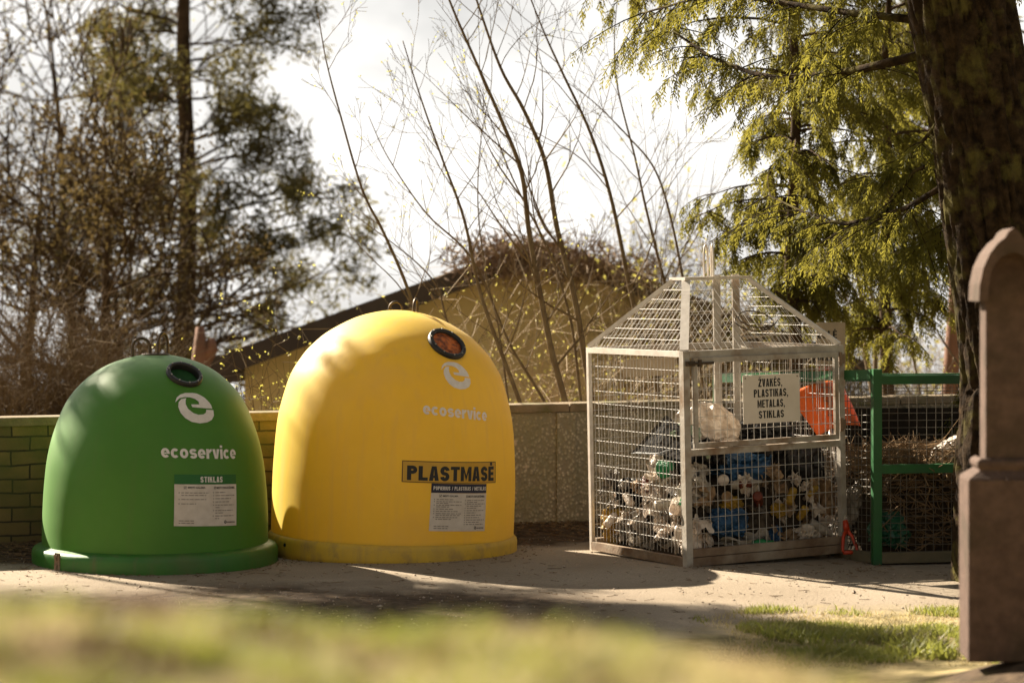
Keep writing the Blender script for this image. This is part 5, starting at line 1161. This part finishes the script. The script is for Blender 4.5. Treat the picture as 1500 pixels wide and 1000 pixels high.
# budding shrub between the bins and the pine; brambles before the house
t = at(430, 600, 20.3)
bush('budding_shrub', 'low shrub with fresh yellow buds between the two domes', (t.x, 20.3, 0), (.42, .3, 1.15), 26, M['twig'], 61, .006, leaf=M['bud'], nleaf=700, lsize=.016, curve=.15, fan=1.1)
t = at(395, 600, 20.6)
bush('budding_shrub', 'taller shrub with scattered yellow buds behind the green dome', (t.x, 20.6, 0), (.55, .3, 1.85), 18, M['twig'], 62, .006, leaf=M['bud'], nleaf=420, lsize=.015, curve=.2, fan=1.0)
for i, (px, Y, h, w, lab) in enumerate(((690, 23.5, 1.7, .75, 'pale arching bramble right behind the yellow dome'), (790, 24.5, 2.1, .8, 'pale arching bramble in front of the house gable'), (890, 24.0, 2.0, .8, 'pale arching bramble between the wall and the cage'), (980, 25.5, 2.5, .9, 'tall pale bramble behind the cage roof'))):
    t = at(px, 600, Y); z0 = gz(t.x, Y); bush('bramble', lab, (t.x, Y, z0), (w, .5, h + .35 - z0 * .6), 66, M['cane'], 70 + i, .0065, group='brambles behind the wall', leaf=M['olive_leaf'], nleaf=520, lsize=.020, curve=.5, fan=1.2)
# vines heaped over the gable top
vt = []
for k in range(3):
    px, py, w_, h_ = ((725, 380, .30, .24), (800, 372, .42, .26), (885, 395, .40, .18))[k]
    c = at(px, py, HY - .25); n = 620; P = rng.normal(0, 1, (n, 3)) * np.array([w_, .18, h_ * .6]) + np.array(tuple(c)); D = rand_unit(n) * rng.uniform(.04, .13, (n, 1))
    vt.append((P, D))
vb = MB()
for P, D in vt: vb.sticks(P - D, P + D, .010, .006, 3)
o = vb.build('dead_vine', M['vine']); tag(o, 'brown mass of dead vine grown over the gable top of the house', 'vine')

# --- bushy olive thicket further back, behind the cage, and on the far side of the hill
for i, (px, top, Y, w_, lab) in enumerate(((1000, 345, 30, 1.0, 'olive budding thicket behind the ridge of the cage'), (945, 440, 33, .6, 'olive budding thicket at the end of the house'), (1110, 430, 31, .9, 'olive budding thicket seen through the cage roof'), (1270, 500, 33, 1.1, 'low tawny thicket above the green rail'), (1380, 505, 34, 1.0, 'low tawny thicket beside the red pine trunk'), (1190, 480, 32, .9, 'low tawny thicket behind the lettered board'))):
    t = at(px, top, Y); z0 = gz(t.x, Y); bush('thicket', lab, (t.x, Y, z0), (w_, .6, (t.z - z0) * 1.05), 230, M['cane'] if i > 2 else M['twig'], 80 + i, .008, group='thickets beyond the wall', leaf=M['olive_leaf'], nleaf=2600, lsize=.035, curve=.2)
# bare stems on the right
RS = [
 ('curved dark stem right of the lettered board', [(1275, 555), (1265, 500), (1262, 440), (1252, 380), (1240, 320), (1225, 250)], 24.5, .036, 7, .7),
 ('second dark stem right of the lettered board, forking upward', [(1282, 550), (1283, 480), (1272, 400), (1262, 330), (1255, 250)], 24.7, .030, 7, .7),
 ('thin stem leaning over the green corner post', [(1300, 560), (1297, 510), (1288, 470), (1296, 430), (1312, 390), (1320, 340)], 24.3, .016, 8, .6),
 ('thin stem leaning away from the green corner post', [(1345, 560), (1335, 510), (1328, 460), (1318, 420), (1300, 370)], 24.6, .015, 8, .6),
 ('long slanting stem crossing above the lettered board', [(1275, 540), (1262, 505), (1235, 465), (1205, 430), (1190, 410), (1160, 370)], 24.2, .014, 6, .6),
 ('slanting stem crossing higher over the lettered board', [(1270, 480), (1250, 450), (1232, 425), (1215, 400), (1195, 360)], 24.9, .012, 6, .6),
 ('stem nearest the big trunk, tilted to the light', [(1415, 550), (1395, 520), (1370, 480), (1350, 450), (1325, 400)], 24.4, .014, 7, .6)]
for i, (lab, pts, Y, r, ns, sd) in enumerate(RS): sapling(lab, pts, Y, r, 200 + i, ns, sd, 60, group='bare stems behind the container', name='bare_sapling', m=M['twig'])
pine('slim pine with reddish bark close to the big trunk', 1396, 29, 9.0, .12, 33, 1.3, .42, nb=22, bark=M['bark_red'], needle=M['pine'], name='red_pine_tree')

# --- drooping evergreen foliage
def sprays(mb, A, D, n_leaf, length, width, droop, jit=.3):
    """hanging feathery sprays: from each anchor A a little axis along D carrying narrow leaflets both sides"""
    A = np.asarray(A); D = np.asarray(D); n = len(A)
    Dn = D / (np.linalg.norm(D, axis=1, keepdims=True) + 1e-9)
    S = np.cross(Dn, rand_unit(n)); S /= np.linalg.norm(S, axis=1, keepdims=True) + 1e-9
    L = length * rng.uniform(1 - jit, 1 + jit, (n, 1))
    for k in range(n_leaf):
        t = (k + .5) / n_leaf; sgn = 1 if k % 2 else -1
        c = A + Dn * L * t + np.array([0, 0, -1]) * (droop * L * t * t)
        u = Dn * .75 + S * sgn * .75 * (1 - .35 * t) + np.array([0, 0, -.35]) + rng.normal(0, .14, (n, 3)); u /= np.linalg.norm(u, axis=1, keepdims=True)
        l = L * (.30 - .12 * t) * rng.uniform(.7, 1.25, (n, 1))
        w = np.cross(u, np.cross(Dn, S) + rng.normal(0, .35, (n, 3))); w /= np.linalg.norm(w, axis=1, keepdims=True) + 1e-9
        mb.quads(c + u * l * .8, u * l, w * width * L)
def limb_foliage(pts, rr, per, reach, droop_len):
    """side twigs off a limb; returns segs, anchors, dirs"""
    segs = []; A = []; D = []
    k = len(pts)
    for i in range(per):
        f = rr.uniform(.12, 1); x = f * (k - 1); j = min(k - 2, int(x)); p = pts[j].lerp(pts[j + 1], x - j); d = (pts[j + 1] - pts[j]).normalized()
        nd = (d * .5 + Vector((rr.gauss(0, .7), rr.gauss(0, .7), rr.uniform(-.5, .25)))).normalized(); L = reach * rr.uniform(.4, 1)
        q = p; m_ = 4
        for s in range(m_):
            nd = (nd + Vector((rr.gauss(0, .1), rr.gauss(0, .1), -.16))).normalized(); q2 = q + nd * L / m_
            segs.append((q, q2, .006 * (1 - s / 5), .006 * (1 - (s + 1) / 5)))
            for h in range(5):
                a = q.lerp(q2, rr.random()); A.append(tuple(a)); v = nd * .5 + Vector((rr.gauss(0, .5), rr.gauss(0, .5), -droop_len)); D.append(tuple(v))
            q = q2
    return segs, A, D
# big trunk at the right, its limbs reaching over the yard
BY = 16.1
def big_tree():
    rr = random.Random(77); base = at(1512, 845, BY); z0 = gz(base.x, BY); root = empty('evergreen_tree', (base.x, BY, z0)); tag(root, 'huge dark evergreen trunk with furrowed bark behind the gravestone', 'tree')
    O = Vector((base.x, BY, z0))
    cl = [(845, 1512, 105), (700, 1500, 90), (560, 1497, 78), (440, 1482, 75), (330, 1465, 74), (200, 1445, 72), (100, 1425, 71), (0, 1406, 70), (-150, 1385, 67), (-500, 1350, 58), (-1000, 1310, 45), (-1800, 1260, 22)]
    ys = [c[0] for c in cl]; n = 150; na = 150; V = []
    zz = np.concatenate([np.linspace(-.15, 4.2, 220), np.linspace(4.25, 11.5, 60)])
    cz = np.array([2 - (c[0] - 410) / F * BY for c in cl]); cx = np.array([(c[1] - 750) / F * BY for c in cl]); cr = np.array([c[2] / F * BY for c in cl])
    for z in zz:
        x = np.interp(z, cz, cx); r = np.interp(z, cz, cr)
        for j in range(na):
            a = 2 * math.pi * j / na
            q = Vector((math.cos(a) * 7, math.sin(a) * 7, z * 2.6)); w_ = mnoise.noise(Vector((math.cos(a) * 2, math.sin(a) * 2, z * .9))) * .8
            fr_ = abs(mnoise.noise(q + Vector((w_, w_, 0)))) ; f2 = abs(mnoise.noise(Vector((math.cos(a) * 16, math.sin(a) * 16, z * 5))))
            rr_ = r * (1 + .05 * mnoise.noise(Vector((math.cos(a) * 1.2, math.sin(a) * 1.2, z * .5)))) + .075 * min(fr_ * 2.4, .55) + .016 * f2
            V.append((x + rr_ * math.cos(a) - O.x, rr_ * math.sin(a), z - O.z))
    m_ = len(zz); mb = MB(); mb.add(V, [(i * na + j, i * na + (j + 1) % na, (i + 1) * na + (j + 1) % na, (i + 1) * na + j) for i in range(m_ - 1) for j in range(na)])
    mb.build('trunk', M['bark'], root, True)
    limbs = [
        ([(1360, 78), (1266, 101), (1216, 109), (1138, 115), (1098, 106), (1042, 84), (975, 39)], 16.1, 18.6, .034),
        ([(1400, 262), (1328, 305), (1283, 319), (1238, 328), (1194, 319), (1126, 286)], 16.0, 18.4, .024),
        ([(1398, 228), (1340, 250), (1290, 320), (1250, 345), (1190, 350)], 16.1, 17.8, .016),
        ([(1380, 172), (1356, 202), (1328, 235), (1280, 262), (1230, 270)], 15.9, 17.4, .016),
        ([(1350, 30), (1250, 20), (1150, 5), (1050, -10), (940, 20)], 16.2, 18.9, .03),
        ([(1345, -60), (1250, -110), (1120, -130), (1000, -120), (900, -60)], 16.2, 19.2, .04),
        ([(1345, -160), (1200, -240), (1050, -260), (900, -200)], 16.1, 18.0, .045),
        ([(1345, -160), (1250, -240), (1150, -260), (1000, -250)], 16.3, 19.8, .045),
        ([(1400, 300), (1375, 340), (1340, 365), (1300, 372)], 16.1, 17.6, .012),
        ([(1500, -40), (1530, -80), (1600, -60)], 16.2, 17.0, .03)]
    A = []; D = []; segs = []; A2 = []; D2 = []
    lb = MB()
    for pts, Y0, Y1, r in limbs:
        k = len(pts); W = [at(x, y, Y0 + (Y1 - Y0) * i / (k - 1)) - O for i, (x, y) in enumerate(pts)]
        lb.tube(W, [r * (1 - .75 * i / (k - 1)) for i in range(k)], 8)
        s, a, d = limb_foliage(W, rr, 44 if r > .02 else 20, .75 if r > .02 else .5, .8); segs += s; A += a; D += d
    for k in range(16):
        a = rr.uniform(-2.9, 1.9); z = rr.uniform(4.6, 8.5); x = np.interp(z, cz, cx); L = rr.uniform(1.8, 3.0); d = Vector((math.cos(a), math.sin(a), .25)); W = [Vector((x - O.x, 0, z - O.z))]
        for q in range(6): d = (d + Vector((rr.gauss(0, .08), rr.gauss(0, .08), -.10))).normalized(); W.append(W[-1] + d * L / 6)
        lb.tube(W, [.045 * (1 - .75 * q / 6) for q in range(7)], 7); s, a_, d_ = limb_foliage(W, rr, 34, .8, .8); segs += s; A2 += a_; D2 += d_
    lb.build('limbs', M['bark'], root, True)
    b = MB(); add_segs(b, segs, 4, .0025); b.build('twigs', M['bark'], root)
    c = MB(); sprays(c, A, D, 8, .088, .06, .5); sprays(c, A2, D2, 4, .17, .09, .5); c.build('foliage', M['thuja'], root)
big_tree()
def thuja(label, px, Y, H, seed, zc, L0, Lk, nb, r=.07, lean=0.0, group=None, right=1.0):
    rr = random.Random(seed); X = (px - 750) / F * Y; z0 = gz(X, Y) - .1; root = empty('thuja_tree', (X, Y, z0)); tag(root, label, 'tree', group)
    n = 10; pts = [Vector((lean * H * i / n + .03 * math.sin(i * 2 + seed), .03 * math.cos(i * 1.7), H * i / n)) for i in range(n + 1)]
    t = MB(); t.tube(pts, [r * (1 - .8 * i / n) for i in range(n + 1)], 10); t.build('trunk', M['bark_far'], root, True)
    segs = []; A = []; D = []
    for k in range(nb):
        z = zc + (H - zc) * ((k + rr.random()) / nb) ** 1.1; i = z / H * n; j = min(n - 1, int(i)); p = pts[j].lerp(pts[j + 1], i - j)
        a = rr.uniform(0, 6.283); wz = z + z0; L = min(2.2, (L0 + Lk * max(0, wz - 2.0))) * rr.uniform(.55, 1.1) * (1 if math.cos(a) < 0 else right); d = Vector((math.cos(a), math.sin(a), .35)); W = [p]
        for s in range(5):
            d = (d + Vector((rr.gauss(0, .08), rr.gauss(0, .08), -.16))).normalized(); W.append(W[-1] + d * L / 5); segs.append((W[-2], W[-1], .014 * (1.1 - s / 5), .014 * (1.1 - (s + 1) / 5)))
        s, a2, d2 = limb_foliage(W, rr, 9, .42, 1.0); segs += s; A += a2; D += d2
    b = MB(); add_segs(b, segs, 4, .003); b.build('twigs', M['bark_far'], root)
    c = MB(); sprays(c, A, D, 7, .095, .062, .5); c.build('foliage', M['thuja'], root)
thuja('olive evergreen with drooping sprays behind the cage, its thin trunk showing', 1163, 21.2, 7.5, 55, 1.9, .55, .42, 92)
thuja('olive evergreen with drooping sprays above the green corner post', 1300, 22.6, 7.0, 56, 1.75, .62, .25, 84)

# --- evergreen branch lying over the wall inside the container
A = []; D = []; bs_ = MB()
for k in range(9):
    p = at(1405 + random.uniform(-14, 14), 560 + random.uniform(-8, 8), 19.6); W = [p]
    d = Vector((random.gauss(0, .3), -.4, -.5)).normalized()
    for s in range(6):
        d = (d + Vector((random.gauss(0, .1), -.02, -.18))).normalized(); W.append(W[-1] + d * .10); A += [tuple(W[-1])] * 4; D += [(random.gauss(0, .6), random.gauss(0, .4), -.6) for _ in range(4)]
    bs_.tube(W, .004, 4)
br = empty('fallen_branch', at(1405, 560, 19.6)); o_ = br.location.copy(); tag(br, 'evergreen branch hanging over the wall into the green container', 'branch')
o1 = bs_.build('twigs', M['twig'], br); c = MB(); sprays(c, A, D, 6, .13, .05, .5); o2 = c.build('foliage', M['thuja'], br)
for q in (o1, o2): q.location = -o_

# ------------------------------------------------------------------ ground cover
def scatter_blades(mb, X, Y, h, w, lean=.35):
    n = len(X); Z = ground_z(X, Y); B = np.stack([X, Y, Z - .005], -1); H = h * rng.uniform(.5, 1.25, (n, 1)); a = rng.uniform(0, 6.283, n)
    side = np.stack([np.cos(a), np.sin(a), np.zeros(n)], -1) * w; d = np.stack([rng.normal(0, lean, n), rng.normal(0, lean, n), np.ones(n)], -1)
    M1 = B + d * H * .55; d2 = d + np.stack([rng.normal(0, lean, n), rng.normal(0, lean, n), -.25 * np.ones(n)], -1); T = M1 + d2 * H * .5
    V = np.stack([B - side, B + side, M1 + side * .7, M1 - side * .7, T], 1); f = np.arange(n)[:, None] * 5
    mb.add(V.reshape(-1, 3), f + np.array([[0, 1, 2, 3]])); mb.f.append((np.arange(n)[:, None] * 5 + np.array([[3, 2, 4]])) + mb.n - 5 * n)
def patch(n, x0, x1, y0, y1, thr, sc, seed):
    X = rng.uniform(x0, x1, n * 3); Y = rng.uniform(y0, y1, n * 3)
    k = np.array([mnoise.noise(Vector((x * sc, y * sc, seed))) for x, y in zip(X, Y)]) > thr
    return X[k][:n], Y[k][:n]
# turf patch in front of the container
g = MB(); X, Y = patch(15000, 1.05, 2.75, 12.6, 14.75, -.05, 2.0, 3.0)
k = ((X - 1.15) * 1.0 > (rng.normal(0, .12, len(X)) + np.abs(Y - 13.9) * .35)) & (Y < 14.55 + .22 * np.sin(X * 5.1) + .15 * np.sin(X * 13) + rng.normal(0, .12, len(X))); scatter_blades(g, X[k], Y[k], .045, .0035)
X, Y = patch(700, 1.4, 2.7, 12.5, 13.6, .1, 2.5, 9.0); scatter_blades(g, X, Y, .10, .009, .5)
tag(g.build('grass', M['grass']), 'short lit spring grass beside the gravestone', 'grass', kind='stuff')
g = MB(); X, Y = patch(2600, 1.05, 2.75, 12.4, 14.6, -.2, 1.6, 13.0); scatter_blades(g, X, Y, .035, .0035, .6); tag(g.build('dead_grass', M['straw']), 'dead straw among the grass by the gravestone', 'grass', kind='stuff')
# bank by the camera: pale dry grass, greener and weedier at one end
g = MB(); X, Y = patch(15000, -.8, .75, 1.7, 3.3, -.3, 4.0, 21.0); scatter_blades(g, X, Y, .020, .0016, .6); tag(g.build('bank_straw', M['straw']), 'pale dry grass covering the near bank', 'grass', kind='stuff')
g = MB(); X, Y = patch(15000, -.8, .75, 1.7, 3.2, -.05, 5.0, 31.0); k = rng.random(len(X)) < np.clip(.62 - (X + .25) * 1.1, .10, 1); X, Y = X[k], Y[k]; scatter_blades(g, X, Y, .034, .0022, .5)
X, Y = patch(900, -.05, .6, 1.7, 3.0, .15, 5.0, 33.0); scatter_blades(g, X, Y, .024, .0018, .4); tag(g.build('bank_grass', M['bank_grass']), 'green tufts growing on the near bank', 'grass', kind='stuff')
g = MB(); X, Y = patch(4200, -.8, .5, 2.0, 3.3, -.02, 6.0, 41.0); k = rng.random(len(X)) < np.clip(.5 - (X + .2) * 1.2, .08, 1); X, Y = X[k], Y[k]; scatter_blades(g, X, Y, .030, .005, .9); tag(g.build('dead_leaves', M['litter']), 'brown dead leaves lying on the near bank', 'leaves', kind='stuff')
sp_ = MB(); pb = Vector(at(297, 930, 2.55)); X = np.full(34, pb.x) + rng.normal(0, .006, 34); Y = np.full(34, pb.y) + rng.normal(0, .01, 34); scatter_blades(sp_, X, Y, .042, .004, .16)
tag(sp_.build('grass_tuft', M['grass']), 'single bright green tuft standing up from the near bank', 'grass tuft')
# leaf litter along the wall, pebbles on the path
lm = MB(); n = 5200; X = rng.uniform(-4.2, 4.2, n); dY = -np.abs(rng.normal(0, .42, n)) - .03; Y = wall_y(X) + dY; C = np.stack([X, Y, ground_z(X, Y) + .012], -1)
U = rand_unit(n); U[:, 2] *= .35; A_ = rand_unit(n); W_ = np.cross(U, A_); W_[:, 2] *= .4; s = rng.uniform(.010, .028, (n, 1)); lm.quads(C, U * s, W_ * s * .6)
X = rng.uniform(-4.2, 4.0, 900); Y = wall_y(X) - np.abs(rng.normal(0, .5, 900)) - .03; C = np.stack([X, Y, ground_z(X, Y) + .012], -1); D = rand_unit(900) * .06; D[:, 2] *= .15; lm.sticks(C - D, C + D, .003, .002, 3)
for cx_, cy_, r_ in ((-2.545, 17.27, .9), (-.888, 17.95, .95), (1.9, 17.0, .55)):
    n = 420; a = rng.uniform(0, 6.283, n); q = r_ + np.abs(rng.normal(0, .10, n)); X = cx_ + q * np.cos(a); Y = cy_ + q * np.sin(a); C = np.stack([X, Y, ground_z(X, Y) + .010], -1)
    U = rand_unit(n); U[:, 2] *= .3; W_ = np.cross(U, rand_unit(n)); W_[:, 2] *= .4; s = rng.uniform(.008, .02, (n, 1)); lm.quads(C, U * s, W_ * s * .6)
tag(lm.build('leaf_litter', M['litter']), 'brown leaf litter and twigs along the foot of the wall', 'leaf litter', kind='stuff')
pm = MB(); n = 2600; X = rng.uniform(-4, 3.6, n); Y = rng.uniform(13.6, 18.8, n); k = Y < wall_y(X) - .2; X, Y = X[k], Y[k]; n = len(X); s = np.exp(rng.normal(-5.45, .45, (n, 1)))
C = np.stack([X, Y, ground_z(X, Y) + s[:, 0] * .4], -1); oct_ = np.array([(1, 0, 0), (0, 1, 0), (-1, 0, 0), (0, -1, 0), (0, 0, .7), (0, 0, -.7)], float)
V = C[:, None] + (oct_[None] * rng.uniform(.6, 1.3, (n, 6, 1))) * s[:, None]; f = np.array([(0, 1, 4), (1, 2, 4), (2, 3, 4), (3, 0, 4), (1, 0, 5), (2, 1, 5), (3, 2, 5), (0, 3, 5)])
pm.add(V.reshape(-1, 3), ((np.arange(n) * 6)[:, None, None] + f[None]).reshape(-1, 3)); tag(pm.build('pebbles', M['pebble']), 'small pebbles strewn over the gravel path', 'pebbles', kind='stuff')
n = 500; X = rng.uniform(-3.5, 3.4, n); Y = rng.uniform(14.2, 17.2, n); C = np.stack([X, Y, ground_z(X, Y) + .006], -1); D = rand_unit(n) * rng.uniform(.01, .05, (n, 1)); D[:, 2] *= .1; fm = MB(); fm.sticks(C - D, C + D, .002, .0015, 3)
tag(fm.build('fallen_twigs', M['litter']), 'short fallen twigs scattered on the gravel path', 'twigs', kind='stuff')
